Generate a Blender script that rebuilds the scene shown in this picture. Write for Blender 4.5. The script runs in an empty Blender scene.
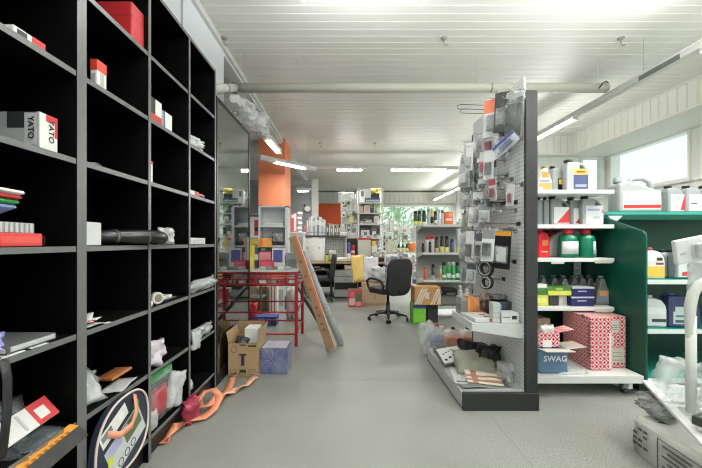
import bpy, bmesh, math, random
from mathutils import Vector, Matrix, Euler, noise
R = math.radians
C = bpy.context.scene.collection
SC = bpy.context.scene

# ---------------------------------------------------------------- camera, world, exposure, lights
F = 345.0                                   # focal length in pixels of the 702 x 468 frame
EYE = 1.2
cam = bpy.data.cameras.new('camera'); camo = bpy.data.objects.new('camera', cam); C.objects.link(camo)
cam.sensor_width = 36.0; cam.lens = F / 702 * 36.0
cam.shift_x = 6 / 702; cam.shift_y = 8 / 702
cam.clip_start = 0.02; cam.clip_end = 200
camo.location = (0, 0, EYE); camo.rotation_euler = (R(90), 0, 0)
SC.camera = camo
SC.view_settings.view_transform = 'Standard'; SC.view_settings.look = 'None'
SC.view_settings.gamma = 1.0; SC.view_settings.use_curve_mapping = False
SC.view_settings.exposure = -0.17
try:
    SC.cycles.use_denoising = True; SC.cycles.filter_width = 1.15
    SC.cycles.max_bounces = 8; SC.cycles.transparent_max_bounces = 24
    SC.cycles.sample_clamp_indirect = 6.0
except Exception:
    pass
world = bpy.data.worlds.new('world'); SC.world = world; world.use_nodes = True
bg = world.node_tree.nodes['Background']
bg.inputs[0].default_value = (0.90, 1.0, 0.97, 1); bg.inputs[1].default_value = 1.5
LAMP_W = 1.5                                # scale of every lamp's light
TUBE_E = 34.0

def lamp_light(name, loc, lx, ly, power, parent=None, rz=0, up=0.0):
    if up: _lamp(name, (loc[0], loc[1], loc[2] + .002), lx, ly, power * up, parent, True)
    return _lamp(name, loc, lx, ly, power, parent, False)
def _lamp(name, loc, lx, ly, power, parent, flip):
    l = bpy.data.lights.new(name, 'AREA'); l.shape = 'RECTANGLE'; l.size = lx; l.size_y = ly
    l.energy = power * LAMP_W; l.color = (1.0, 1.0, 0.985)
    o = bpy.data.objects.new(name, l); C.objects.link(o); o.location = loc; o.rotation_euler = (R(180) if flip else 0, 0, 0)
    if parent: o.parent = parent
    return o

# ---------------------------------------------------------------- pixel helpers (a point of the photograph at a real distance)
def PX(px, Y): return (px - 345.0) * Y / F
def PZ(py, Y): return EYE - (py - 242.0) * Y / F
def FY(py): return F * EYE / (py - 242.0)   # distance of a floor point

# ---------------------------------------------------------------- materials
MC = {}
def lin(c):
    c /= 255.0
    return c / 12.92 if c <= 0.04045 else ((c + 0.055) / 1.055) ** 2.4
def col(rgb): return (lin(rgb[0]), lin(rgb[1]), lin(rgb[2]), 1)

def M(rgb, rough=0.5, metal=0.0, var=0.06, scale=18.0, bump=0.0, emit=0.0, coat=0.0):
    key = (rgb, rough, metal, var, scale, bump, emit, coat)
    if key in MC: return MC[key]
    m = bpy.data.materials.new('mat_%02x%02x%02x' % rgb); m.use_nodes = True
    nt = m.node_tree; b = nt.nodes['Principled BSDF']
    b.inputs['Roughness'].default_value = rough; b.inputs['Metallic'].default_value = metal
    if coat: b.inputs['Coat Weight'].default_value = coat
    tc = nt.nodes.new('ShaderNodeTexCoord'); nz = nt.nodes.new('ShaderNodeTexNoise')
    nz.inputs['Scale'].default_value = scale; nz.inputs['Detail'].default_value = 3
    nt.links.new(tc.outputs['Object'], nz.inputs['Vector'])
    mx = nt.nodes.new('ShaderNodeMix'); mx.data_type = 'RGBA'
    c = col(rgb)
    mx.inputs[6].default_value = tuple(max(0, v * (1 - var)) for v in c[:3]) + (1,)
    mx.inputs[7].default_value = tuple(min(1, v * (1 + var)) for v in c[:3]) + (1,)
    nt.links.new(nz.outputs['Fac'], mx.inputs[0]); nt.links.new(mx.outputs[2], b.inputs['Base Color'])
    if bump:
        bp = nt.nodes.new('ShaderNodeBump'); bp.inputs['Strength'].default_value = bump; bp.inputs['Distance'].default_value = 0.01
        nt.links.new(nz.outputs['Fac'], bp.inputs['Height']); nt.links.new(bp.outputs['Normal'], b.inputs['Normal'])
    if emit:
        b.inputs['Emission Color'].default_value = (1.0, 0.99, 0.96, 1); b.inputs['Emission Strength'].default_value = emit
    MC[key] = m
    return m

def plastic(rgb=(235, 238, 238), clear=0.55, rough=0.18):
    """thin clear or milky film: part see-through, part glossy, part white"""
    key = ('film', rgb, clear, rough)
    if key in MC: return MC[key]
    m = bpy.data.materials.new('film'); m.use_nodes = True; nt = m.node_tree
    for n in list(nt.nodes): nt.nodes.remove(n)
    out = nt.nodes.new('ShaderNodeOutputMaterial'); mx = nt.nodes.new('ShaderNodeMixShader')
    tr = nt.nodes.new('ShaderNodeBsdfTransparent'); pb = nt.nodes.new('ShaderNodeBsdfPrincipled')
    pb.inputs['Base Color'].default_value = col(rgb); pb.inputs['Roughness'].default_value = rough
    tc = nt.nodes.new('ShaderNodeTexCoord'); nz = nt.nodes.new('ShaderNodeTexNoise'); nz.inputs['Scale'].default_value = 9
    nz.inputs['Detail'].default_value = 2
    nt.links.new(tc.outputs['Object'], nz.inputs['Vector'])
    bp = nt.nodes.new('ShaderNodeBump'); bp.inputs['Strength'].default_value = 0.5; bp.inputs['Distance'].default_value = 0.02
    nt.links.new(nz.outputs['Fac'], bp.inputs['Height']); nt.links.new(bp.outputs['Normal'], pb.inputs['Normal'])
    rp = nt.nodes.new('ShaderNodeMapRange'); rp.inputs[1].default_value = 0.35; rp.inputs[2].default_value = 0.65
    rp.inputs[3].default_value = max(0, 1 - clear - 0.12); rp.inputs[4].default_value = min(1, 1 - clear + 0.12)
    nt.links.new(nz.outputs['Fac'], rp.inputs[0]); nt.links.new(rp.outputs[0], mx.inputs[0])
    nt.links.new(tr.outputs[0], mx.inputs[1]); nt.links.new(pb.outputs[0], mx.inputs[2]); nt.links.new(mx.outputs[0], out.inputs[0])
    MC[key] = m
    return m

def nodes_mat(name):
    m = bpy.data.materials.new(name); m.use_nodes = True
    return m, m.node_tree, m.node_tree.nodes['Principled BSDF']

def floor_mat():
    m, nt, b = nodes_mat('floor_speckle')
    tc = nt.nodes.new('ShaderNodeTexCoord')
    n1 = nt.nodes.new('ShaderNodeTexNoise'); n1.inputs['Scale'].default_value = 130; n1.inputs['Detail'].default_value = 4
    n2 = nt.nodes.new('ShaderNodeTexNoise'); n2.inputs['Scale'].default_value = 1.6; n2.inputs['Detail'].default_value = 4
    r1 = nt.nodes.new('ShaderNodeValToRGB')
    e = r1.color_ramp.elements
    e[0].position = 0.36; e[0].color = col((112, 113, 106)); e[1].position = 0.52; e[1].color = col((150, 152, 145))
    x = e.new(0.62); x.color = col((155, 157, 150)); y = e.new(0.72); y.color = col((182, 184, 178))
    mx = nt.nodes.new('ShaderNodeMix'); mx.data_type = 'RGBA'; mx.blend_type = 'MULTIPLY'; mx.inputs[0].default_value = 1
    r2 = nt.nodes.new('ShaderNodeValToRGB'); r2.color_ramp.elements[0].color = (0.82, 0.82, 0.80, 1); r2.color_ramp.elements[1].color = (1, 1, 1, 1)
    r2.color_ramp.elements[0].position = 0.3; r2.color_ramp.elements[1].position = 0.6
    for n in (n1, n2): nt.links.new(tc.outputs['Object'], n.inputs['Vector'])
    nt.links.new(n1.outputs['Fac'], r1.inputs[0]); nt.links.new(n2.outputs['Fac'], r2.inputs[0])
    nt.links.new(r1.outputs[0], mx.inputs[6]); nt.links.new(r2.outputs[0], mx.inputs[7])
    nt.links.new(mx.outputs[2], b.inputs['Base Color'])
    b.inputs['Roughness'].default_value = 0.42
    return m

def lattice_mat():
    """carton paper printed with a red lattice of crosses and rings"""
    m, nt, b = nodes_mat('red_lattice_print')
    tc = nt.nodes.new('ShaderNodeTexCoord'); mp = nt.nodes.new('ShaderNodeMapping')
    sx = nt.nodes.new('ShaderNodeSeparateXYZ'); nt.links.new(tc.outputs['Object'], sx.inputs[0])
    def mth(op, a, bb=None, c=None):
        n = nt.nodes.new('ShaderNodeMath'); n.operation = op
        for i, v in enumerate((a, bb)):
            if v is None: continue
            if isinstance(v, (int, float)): n.inputs[i].default_value = v
            else: nt.links.new(v, n.inputs[i])
        return n.outputs[0]
    u = mth('ADD', sx.outputs[0], sx.outputs[1]); v = sx.outputs[2]
    k = 100.0
    a = mth('ABSOLUTE', mth('SINE', mth('MULTIPLY', mth('ADD', u, v), k * 0.5)))
    c = mth('ABSOLUTE', mth('SINE', mth('MULTIPLY', mth('SUBTRACT', u, v), k * 0.5)))
    lo = mth('MINIMUM', a, c); hi = mth('MAXIMUM', a, c)
    line = mth('LESS_THAN', lo, 0.42); core = mth('GREATER_THAN', lo, 0.80)
    cross = mth('LESS_THAN', hi, 0.5)
    s = mth('MINIMUM', mth('ADD', mth('ADD', mth('MULTIPLY', line, 0.75), core), cross), 1.0)
    mx = nt.nodes.new('ShaderNodeMix'); mx.data_type = 'RGBA'
    mx.inputs[6].default_value = col((232, 204, 202)); mx.inputs[7].default_value = col((178, 14, 40))
    nt.links.new(s, mx.inputs[0]); nt.links.new(mx.outputs[2], b.inputs['Base Color']); b.inputs['Roughness'].default_value = 0.55
    return m

def perf_mat(rgb, pitch=0.025, r=0.22):
    """sheet metal with a grid of punched holes"""
    m, nt, b = nodes_mat('perforated_metal')
    tc = nt.nodes.new('ShaderNodeTexCoord'); sx = nt.nodes.new('ShaderNodeSeparateXYZ'); nt.links.new(tc.outputs['Object'], sx.inputs[0])
    def mth(op, a, bb=None):
        n = nt.nodes.new('ShaderNodeMath'); n.operation = op
        for i, v in enumerate((a, bb)):
            if v is None: continue
            if isinstance(v, (int, float)): n.inputs[i].default_value = v
            else: nt.links.new(v, n.inputs[i])
        return n.outputs[0]
    h = mth('ADD', sx.outputs[0], sx.outputs[1])
    fu = mth('SUBTRACT', mth('FRACT', mth('DIVIDE', h, pitch)), 0.5); fv = mth('SUBTRACT', mth('FRACT', mth('DIVIDE', sx.outputs[2], pitch)), 0.5)
    d = mth('SQRT', mth('ADD', mth('MULTIPLY', fu, fu), mth('MULTIPLY', fv, fv)))
    hole = mth('LESS_THAN', d, r)
    mx = nt.nodes.new('ShaderNodeMix'); mx.data_type = 'RGBA'
    mx.inputs[6].default_value = col(rgb); mx.inputs[7].default_value = col((40, 41, 40))
    nt.links.new(hole, mx.inputs[0]); nt.links.new(mx.outputs[2], b.inputs['Base Color'])
    b.inputs['Roughness'].default_value = 0.36; b.inputs['Metallic'].default_value = 0.15
    return m

def glass_mat(reflect, tint, rough=0.02):
    key = ('glass', reflect, tint)
    if key in MC: return MC[key]
    m = bpy.data.materials.new('glass'); m.use_nodes = True; nt = m.node_tree
    for n in list(nt.nodes): nt.nodes.remove(n)
    out = nt.nodes.new('ShaderNodeOutputMaterial'); mx = nt.nodes.new('ShaderNodeMixShader'); mx.inputs[0].default_value = reflect
    tr = nt.nodes.new('ShaderNodeBsdfTransparent'); tr.inputs[0].default_value = tint + (1,)
    gl = nt.nodes.new('ShaderNodeBsdfGlossy'); gl.inputs['Roughness'].default_value = rough; gl.inputs['Color'].default_value = (0.9, 0.93, 0.92, 1)
    nt.links.new(tr.outputs[0], mx.inputs[1]); nt.links.new(gl.outputs[0], mx.inputs[2]); nt.links.new(mx.outputs[0], out.inputs[0])
    MC[key] = m
    return m

# ---------------------------------------------------------------- mesh builder
class MB:
    def __init__(self): self.v = []; self.f = []; self.mi = []; self.sm = []; self.m = Matrix()
    def at(self, loc=(0, 0, 0), rot=(0, 0, 0)):
        self.m = Matrix.Translation(loc) @ Euler(rot).to_matrix().to_4x4(); return self
    def add(self, vs, fs, mi=0, smooth=False):
        k = len(self.v); self.v += [tuple(self.m @ Vector(p)) for p in vs]
        for f in fs: self.f.append([i + k for i in f]); self.mi.append(mi); self.sm.append(smooth)
        return self
    def box(self, a, b, mi=0):
        x0, y0, z0 = a; x1, y1, z1 = b
        return self.add([(x0, y0, z0), (x1, y0, z0), (x1, y1, z0), (x0, y1, z0), (x0, y0, z1), (x1, y0, z1), (x1, y1, z1), (x0, y1, z1)],
                        [(0, 3, 2, 1), (4, 5, 6, 7), (0, 1, 5, 4), (1, 2, 6, 5), (2, 3, 7, 6), (3, 0, 4, 7)], mi)
    def cbox(self, c, s, mi=0):
        return self.box([c[i] - s[i] / 2 for i in range(3)], [c[i] + s[i] / 2 for i in range(3)], mi)
    def prism(self, poly, a, b, axis='y', mi=0):
        """poly in the plane across the axis: (x,z) for y, (y,z) for x, (x,y) for z"""
        def P(u, w, t): return (u, t, w) if axis == 'y' else (t, u, w) if axis == 'x' else (u, w, t)
        n = len(poly); vs = [P(u, w, a) for u, w in poly] + [P(u, w, b) for u, w in poly]
        fs = [tuple(range(n)), tuple(reversed(range(n, 2 * n)))] + [(i, i + n, (i + 1) % n + n, (i + 1) % n) for i in range(n)]
        return self.add(vs, fs, mi)
    def holed(self, outer, hole, a, b, mi=0):
        """prism along y of an outline with one opening"""
        bm = bmesh.new(); es = []
        for loop in (outer, hole):
            vs = [bm.verts.new((u, a, w)) for u, w in loop]
            es += [bm.edges.new((vs[i], vs[(i + 1) % len(vs)])) for i in range(len(vs))]
        bmesh.ops.triangle_fill(bm, use_beauty=True, edges=es)
        g = bmesh.ops.extrude_face_region(bm, geom=bm.faces[:])
        for e in g['geom']:
            if isinstance(e, bmesh.types.BMVert): e.co.y = b
        bmesh.ops.recalc_face_normals(bm, faces=bm.faces[:])
        bm.verts.index_update()
        self.add([tuple(v.co) for v in bm.verts], [[v.index for v in f.verts] for f in bm.faces], mi); bm.free(); return self
    def lathe(self, prof, n=16, c=(0, 0, 0), sx=1, sy=1, mi=0):
        vs = []; fs = []
        for r, z in prof:
            for i in range(n):
                t = 2 * math.pi * i / n; vs.append((c[0] + r * sx * math.cos(t), c[1] + r * sy * math.sin(t), c[2] + z))
        for j in range(len(prof) - 1):
            for i in range(n): fs.append((j * n + i, j * n + (i + 1) % n, (j + 1) * n + (i + 1) % n, (j + 1) * n + i))
        self.add(vs, fs, mi, True); k = len(self.v) - len(vs)
        self.f.append([k + i for i in reversed(range(n))]); self.mi.append(mi); self.sm.append(False)
        L = (len(prof) - 1) * n; self.f.append([k + L + i for i in range(n)]); self.mi.append(mi); self.sm.append(False)
        return self
    def tube(self, pts, r, n=8, mi=0, closed=False, flat=1.0):
        P = [Vector(p) for p in pts]; N = len(P); vs = []; fs = []
        up = Vector((0, 0, 1)); prev = None
        for i, p in enumerate(P):
            d = (P[(i + 1) % N] - P[i - 1]) if closed else (P[min(i + 1, N - 1)] - P[max(i - 1, 0)])
            d = d.normalized() if d.length > 1e-9 else up
            if prev is None: a = d.orthogonal().normalized() if abs(d.dot(up)) > .95 else d.cross(up).normalized()
            else:
                a = prev - d * prev.dot(d); a = a.normalized() if a.length > 1e-6 else d.orthogonal().normalized()
            prev = a; b = d.cross(a); rr = r[i] if isinstance(r, (list, tuple)) else r
            for k in range(n):
                t = 2 * math.pi * k / n; vs.append(tuple(p + a * math.cos(t) * rr + b * math.sin(t) * rr * flat))
        for i in range(N if closed else N - 1):
            for k in range(n): fs.append((i * n + k, i * n + (k + 1) % n, ((i + 1) % N) * n + (k + 1) % n, ((i + 1) % N) * n + k))
        if not closed: fs += [tuple(reversed(range(n))), tuple((N - 1) * n + k for k in range(n))]
        return self.add(vs, fs, mi, True)
    def ribbon(self, pts, w, t=0.002, mi=0, side=None):
        P = [Vector(p) for p in pts]; vs = []; fs = []; N = len(P)
        for i, p in enumerate(P):
            d = P[min(i + 1, N - 1)] - P[max(i - 1, 0)]
            s = Vector(side[i]).normalized() if side else Vector((d.y, -d.x, 0)).normalized()
            n = s.cross(d).normalized()
            for a, b in ((-1, 0), (1, 0), (1, 1), (-1, 1)): vs.append(tuple(p + s * a * w / 2 + n * b * t))
        for i in range(N - 1):
            for k in range(4): fs.append((i * 4 + k, i * 4 + (k + 1) % 4, i * 4 + 4 + (k + 1) % 4, i * 4 + 4 + k))
        fs += [(3, 2, 1, 0), tuple((N - 1) * 4 + k for k in range(4))]
        return self.add(vs, fs, mi, True)
    def pillow(self, w, h, t, seed=0, n=10, amp=0.25, mi=0, taper=0.0):
        """a crumpled bag standing on its lower edge: x across, z up, y thick"""
        vs = []; fs = []; idx = {}
        for s in (0, 1):
            for j in range(n + 1):
                for i in range(n + 1):
                    u = i / n * 2 - 1; q = j / n
                    edge = i in (0, n) or j in (0, n)
                    if s == 1 and edge: idx[s, i, j] = idx[0, i, j]; continue
                    p = Vector((u * 3.1 + seed * 7.3, q * 3.3, s * 5.0 + seed))
                    nx = noise.noise(p); ny = noise.noise(p + Vector((11, 3, 7))); n3 = noise.noise(p * 2.3 + Vector((5, 1, 9)))
                    th = t / 2 * math.sqrt(max(0, (1 - u * u) * (1 - (2 * q - 1) ** 2))) if not edge else 0
                    wob = t * amp * (nx * 1.0 + n3 * 0.7)
                    ww = w / 2 * (1 - taper * q)
                    x = u * ww + w * amp * 0.18 * ny * (1 if edge else .6)
                    z = q * h + (h * amp * 0.22 * nx if j > 0 else 0)
                    y = (-1 if s == 0 else 1) * th + wob
                    idx[s, i, j] = len(vs); vs.append((x, y, max(0, z)))
        for j in range(n):
            for i in range(n):
                a, b, c, d = idx[0, i, j], idx[0, i + 1, j], idx[0, i + 1, j + 1], idx[0, i, j + 1]; fs.append((a, b, c, d))
                a, b, c, d = idx[1, i, j], idx[1, i + 1, j], idx[1, i + 1, j + 1], idx[1, i, j + 1]; fs.append((d, c, b, a))
        return self.add(vs, fs, mi, True)
    def text(self, s, size, mi=0, align='CENTER', bold=.025):
        cu = bpy.data.curves.new('t', 'FONT'); cu.body = s; cu.size = size; cu.align_x = align; cu.align_y = 'CENTER'; cu.resolution_u = 2; cu.offset = size * bold
        ob = bpy.data.objects.new('t', cu); me = bpy.data.meshes.new_from_object(ob)
        self.add([(v.co.x, v.co.y, 0) for v in me.vertices], [tuple(p.vertices) for p in me.polygons], mi)
        bpy.data.objects.remove(ob); bpy.data.curves.remove(cu); bpy.data.meshes.remove(me)
        return self
    def build(self, name, mats, parent=None, loc=(0, 0, 0), rot=(0, 0, 0), bevel=0.0, seg=2, solid=0.0, smooth=None):
        me = bpy.data.meshes.new(name); me.from_pydata(self.v, [], self.f)
        for m in (mats if isinstance(mats, (list, tuple)) else [mats]): me.materials.append(m)
        for p, i, s in zip(me.polygons, self.mi, self.sm): p.material_index = i; p.use_smooth = s if smooth is None else smooth
        me.validate(); me.update()
        o = bpy.data.objects.new(name, me); C.objects.link(o); o.location = loc; o.rotation_euler = rot
        if parent: o.parent = parent
        if solid:
            md = o.modifiers.new('solid', 'SOLIDIFY'); md.thickness = solid; md.offset = 0
        if bevel:
            md = o.modifiers.new('bevel', 'BEVEL'); md.width = bevel; md.segments = seg; md.limit_method = 'ANGLE'; md.angle_limit = R(35)
        return o

FURNITURE = ('shelving unit', 'cabinet', 'table', 'desk', 'rack', 'shelf', 'display stand', 'ceiling lamp', 'pipe', 'hook', 'grid panel', 'cupboard')
def thing(name, label, cat, loc=(0, 0, 0), rz=0.0, group=None, rot=None):
    o = bpy.data.objects.new(name, None); o.empty_display_size = 0.05; C.objects.link(o)
    o.location = (loc[0], loc[1], loc[2] + (0 if cat in FURNITURE else .002)); o.rotation_euler = rot if rot else (0, 0, rz)
    if not 4 <= len(label.split()) <= 16: print('LABEL', len(label.split()), label)
    o['label'] = label; o['category'] = cat
    if group: o['group'] = group
    return o
def basis(ex, ez):
    """euler angles of a frame from its x axis and (roughly) its z axis"""
    x = Vector(ex).normalized(); z = Vector(ez); z = (z - x * z.dot(x)).normalized(); y = z.cross(x)
    return Matrix((x, y, z)).transposed().to_euler()
def each(name, mats, parent, *boxes, **k):
    for a, b in boxes: MB().box(a, b).build(name, mats, parent, **k)
def tag(o, label, cat, group=None):
    o['label'] = label; o['category'] = cat
    if group: o['group'] = group
    return o
def struct(o): o['kind'] = 'structure'; return o
def copy_thing(src, loc, rz=None, label=None, group=None):
    r = src.copy(); C.objects.link(r); r.location = loc
    if rz is not None: r.rotation_euler.z = rz
    if label: r['label'] = label
    if group: r['group'] = group
    for ch in src.children:
        c = ch.copy(); C.objects.link(c); c.parent = r
        for g in ch.children:
            d = g.copy(); C.objects.link(d); d.parent = c
    return r

WHITE = M((226, 227, 222), 0.5); PAPER = M((228, 228, 222), 0.7); BLACK = M((16, 16, 17), 0.45); DARK = M((46, 47, 48), 0.5)
GREY = M((120, 122, 122), 0.5); LGREY = M((178, 180, 178), 0.5); RED = M((196, 40, 44), 0.45); ORANGE = M((228, 112, 62), 0.5)
KRAFT = M((176, 146, 108), 0.75, bump=0.1); CHROME = M((190, 192, 192), 0.22, 0.9); BLUE = M((58, 70, 140), 0.5); NAVY = M((34, 40, 88), 0.5)
GREEN = M((30, 150, 66), 0.45); YELLOW = M((232, 200, 70), 0.5); METAL_W = M((214, 216, 212), 0.42); CLEAR = plastic(); MILKY = plastic((236, 238, 238), 0.25)
SMOKE = plastic((120, 124, 126), 0.5)
# ================================================================ THE ROOM
CEIL = 3.45; TY = 7.54
WALLM = M((214, 216, 214), 0.6, var=0.02, scale=4); SOFF = M((218, 218, 209), 0.5, var=0.03, scale=6)
CEILM = M((222, 222, 215), 0.42, var=0.02, scale=3)
o = struct(MB().box((-4.4, -3, -0.1), (5.9, 15.7, 0)).build('floor', floor_mat()))
m = MB()
for y in (3.0, 6.05, 9.1, 12.1): m.box((-1.05, y, -0.002), (5.6, y + .006, 0.0008))
m.box((1.0, -1, -0.002), (1.006, 15, 0.0008))
struct(m.build('trim_1', M((138, 138, 130), .6)))
# plank ceiling: boards run across the room with a groove between each two
m = MB(); prof = []; y = -3.0
while y < 15.7:
    prof += [(y, CEIL + .004), (y + .005, CEIL + .004), (y + .009, CEIL), (y + .120, CEIL)]; y += .123
prof += [(y, CEIL), (y, CEIL + .1), (-3.0, CEIL + .1)]
vs = [(-4.4, a, b) for a, b in prof] + [(5.9, a, b) for a, b in prof]; n = len(prof)
fs = [(i, i + 1, n + i + 1, n + i) for i in range(n - 1)]
vs[n:] = [(5.9 if q[1] <= TY + .2 else 5.2, q[1], q[2]) for q in vs[n:]]
m.add(vs, fs); struct(m.build('ceiling', CEILM))
# left wall behind the cabinets, then the beam that carries on to the back
WL = -1.38
struct(MB().box((WL - .15, -3, 0), (WL, 3.93, CEIL)).build('wall_left', M((218, 223, 228), .6, var=.02, scale=4)))
struct(MB().box((WL - .15, 3.93, 3.33), (WL, 15.2, CEIL)).build('trim_2', WALLM))
struct(MB().box((WL, -2.5, 3.36), (WL + .035, 15.4, 3.405)).box((WL, -2.5, 3.415), (WL + .02, 15.4, 3.45)).build('trim_3', M((205, 206, 202), .5)))
struct(MB().box((-4.4, 3.93, 0), (-4.25, 15.6, CEIL)).box((-4.25, 3.78, 0), (WL - .15, 3.93, CEIL)).build('wall_far_left', M((132, 136, 136), .7)))
struct(MB().box((-4.25, 11.0, 0), (-1.06, 11.1, 3.02)).box((-4.25, 10.97, 3.02), (-1.06, 11.1, 3.17), 1).build('wall_partition', [M((140, 144, 144), .7), M((160, 163, 162), .7)]))
struct(MB().box((-1.06, 10.95, 0), (-.86, 11.15, 3.2)).build('trim_4', M((214, 214, 206), .6)))
# orange column
struct(MB().box((-1.88, 7.5, 0), (-1.31, 8.3, CEIL)).build('wall_column', M((226, 132, 92), .55, var=.05, scale=3)))
# right wall: parapet, lintel, posts; windows between
RX = 5.70
m = MB().box((RX, -3, 0), (RX + .2, 7.74, 2.24)).box((RX, -3, 3.06), (RX + .2, 7.74, CEIL))
spans = [(5.68, 7.40), (3.75, 5.52), (1.82, 3.59), (-.1, 1.66)]
edges = [-3] + [v for s in reversed(spans) for v in s] + [7.74]
for a, b in zip(edges[0::2], edges[1::2]): m.box((RX, a, 2.24), (RX + .2, b, 3.06))
struct(m.build('wall_right', M((222, 224, 220), .6, var=.02, scale=4)))
FRM = M((228, 228, 222), .4)
def window_x(k, a, b):
    f = MB()
    for y0, y1, z0, z1 in ((a + .035, b - .035, 2.2405, 2.275), (a + .035, b - .035, 3.025, 3.0595), (a + .0005, a + .035, 2.2405, 3.0595), (b - .035, b - .0005, 2.2405, 3.0595)): f.box((RX - .03, y0, z0), (RX + .12, y1, z1))
    f.box((RX - .09, a - .05, 2.20), (RX - .0005, b + .05, 2.235))
    w = struct(f.build('window_%d' % k, FRM))
    MB().box((RX + .04, a + .03, 2.27), (RX + .046, b - .03, 3.03)).build('glass_pane', glass_mat(.08, (.95, .99, .98)), w)
for k, (a, b) in enumerate(spans): window_x(k + 1, a, b)
# wall that closes the near bay on the right, with its window
TY = 7.54
m = MB().box((2.95, TY, 0), (RX, TY + .2, 2.15)).box((2.95, TY, 3.06), (RX, TY + .2, CEIL)).box((2.95, TY, 2.15), (5.14, TY + .2, 3.06)).box((5.65, TY, 2.15), (RX, TY + .2, 3.06))
struct(m.build('wall_cross', M((222, 224, 218), .6, var=.02, scale=4)))
f = MB()
for x0, x1, z0, z1 in ((5.18, 5.61, 2.151, 2.2), (5.18, 5.61, 3.01, 3.054), (5.141, 5.18, 2.151, 3.054), (5.61, 5.649, 2.151, 3.054)): f.box((x0, TY - .03, z0), (x1, TY + .08, z1))
w = struct(f.build('window_5', FRM)); MB().box((5.17, TY + .03, 2.19), (5.62, TY + .036, 3.02)).build('glass_pane', glass_mat(.08, (.95, .99, .98)), w)
# ribbed soffit along the right wall and across the end of the bay
def ribs(a, b, step, along, at_, z0, z1, sgn):
    """ribbed board facing: one profile extruded upright"""
    pr = []; t = a
    while t < b - 1e-6:
        e = min(t + step, b); pr += [(t, at_ + .012 * sgn), (t + .014, at_ + .012 * sgn), (t + .024, at_), (e, at_)]; t += step
    m = MB(); n = len(pr)
    P = (lambda u, w, z: (w, u, z)) if along == 'y' else (lambda u, w, z: (u, w, z))
    m.add([P(u, w, z0) for u, w in pr] + [P(u, w, z1) for u, w in pr], [(i, i + 1, n + i + 1, n + i) for i in range(n - 1)])
    return m
SX = 4.8; SZ = 3.055
m = ribs(-3, TY, .145, 'y', SX, SZ, CEIL, 1); m.box((SX + .013, -3, SZ), (RX, TY, SZ + .03)); m.box((SX - .012, -3, SZ - .012), (SX + .03, TY, SZ + .02)); m.box((SX - .02, -3, CEIL - .02), (SX + .01, TY, CEIL))
struct(m.build('trim_5', SOFF))
m = ribs(2.95, SX, .145, 'x', TY - .25, SZ, CEIL, 1); m.box((2.95, TY - .237, SZ), (SX, TY, SZ + .03)); m.box((2.95, TY - .262, SZ - .012), (SX, TY - .22, SZ + .02))
struct(m.build('trim_6', SOFF))
# back wall with ribbed frieze, window to the trees and an orange panel
BY = 15.5
m = MB().box((-4.3, BY, 0), (1.55, BY + .2, CEIL)).box((1.55, BY, 0), (4.75, BY + .2, .75)).box((1.55, BY, 2.86), (4.75, BY + .2, CEIL)).box((4.75, BY, 0), (5.2, BY + .2, CEIL))
struct(m.build('wall_back', WALLM))
m = ribs(-1.2, 5.05, .21, 'x', BY - .3, 2.94, CEIL - .12, 1); m.box((-1.2, BY - .287, 2.94), (5.05, BY, 2.97)); m.box((-1.2, BY - .32, 2.90), (5.05, BY - .27, 2.955)); m.box((-1.2, BY - .32, CEIL - .13), (5.05, BY - .0, CEIL - .06))
struct(m.build('trim_7', M((200, 201, 192), .55)))
struct(MB().box((-1.24, BY - .04, 2.0), (-.17, BY - .005, 2.92)).build('trim_8', M((226, 96, 48), .5)))
struct(MB().box((5.05, 7.74, 0), (5.2, 15.5, CEIL)).box((4.9, 15.1, 0), (5.05, 15.4, CEIL), 0).build('wall_far_right', M((205, 207, 200), .6)))
f = MB()
for x0, x1 in ((1.551, 1.62), (3.1, 3.17), (4.68, 4.749)): f.box((x0, BY - .03, .751), (x1, BY + .1, 2.859))
f.box((1.62, BY - .025, .751), (4.68, BY + .09, .82)).box((1.62, BY - .025, 2.78), (4.68, BY + .09, 2.859)).box((1.62, BY - .02, 1.66), (4.68, BY + .06, 1.69))
w = struct(f.build('window_6', FRM)); MB().box((1.6, BY + .03, .8), (4.7, BY + .036, 2.8)).build('glass_pane', glass_mat(.12, (.93, .99, .95)), w)
# outside: ground and trees beyond the back window
struct(MB().box((-10, 15.8, -.6), (20, 40, -.5)).build('ground', M((120, 150, 105), .9)))
LEAF = M((205, 232, 198), .7, var=.35, scale=3)
def tree(loc, h, r, seed, label):
    t = thing('tree', label, 'tree', loc, group='trees outside the back window')
    rnd = random.Random(seed)
    MB().tube([(0, 0, 0), (.05, .02, h * .3), (.02, 0, h * .62)], [.12, .1, .06], 8).build('trunk', M((96, 82, 66), .9), t)
    m = MB()
    for i in range(900):
        a = rnd.uniform(0, 2 * math.pi); u = rnd.uniform(-1, 1); q = r * rnd.uniform(.55, 1)
        p = Vector((q * math.cos(a) * math.sqrt(1 - u * u), q * math.sin(a) * math.sqrt(1 - u * u), h * .6 + u * h * .42))
        s = rnd.uniform(.08, .16); e = Euler((rnd.uniform(0, 6), rnd.uniform(0, 6), rnd.uniform(0, 6))).to_matrix()
        m.add([tuple(p + e @ Vector(c)) for c in ((-s, 0, 0), (0, -s * .5, s * .1), (s, 0, 0), (0, s * .5, s * .1))], [(0, 1, 2, 3)])
    m.build('foliage', LEAF, t)
tree((1.95, 17.7, -.5), 4.6, 1.2, 1, 'leafy green tree outside the back window, left one behind the wire rack')
tree((4.6, 17.9, -.5), 5.0, 1.3, 2, 'leafy green tree outside the back window, above the spray cans')
tree((3.3, 21.6, -.5), 6.2, 1.7, 3, 'leafy green tree outside the back window, farther off between the two others')

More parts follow.
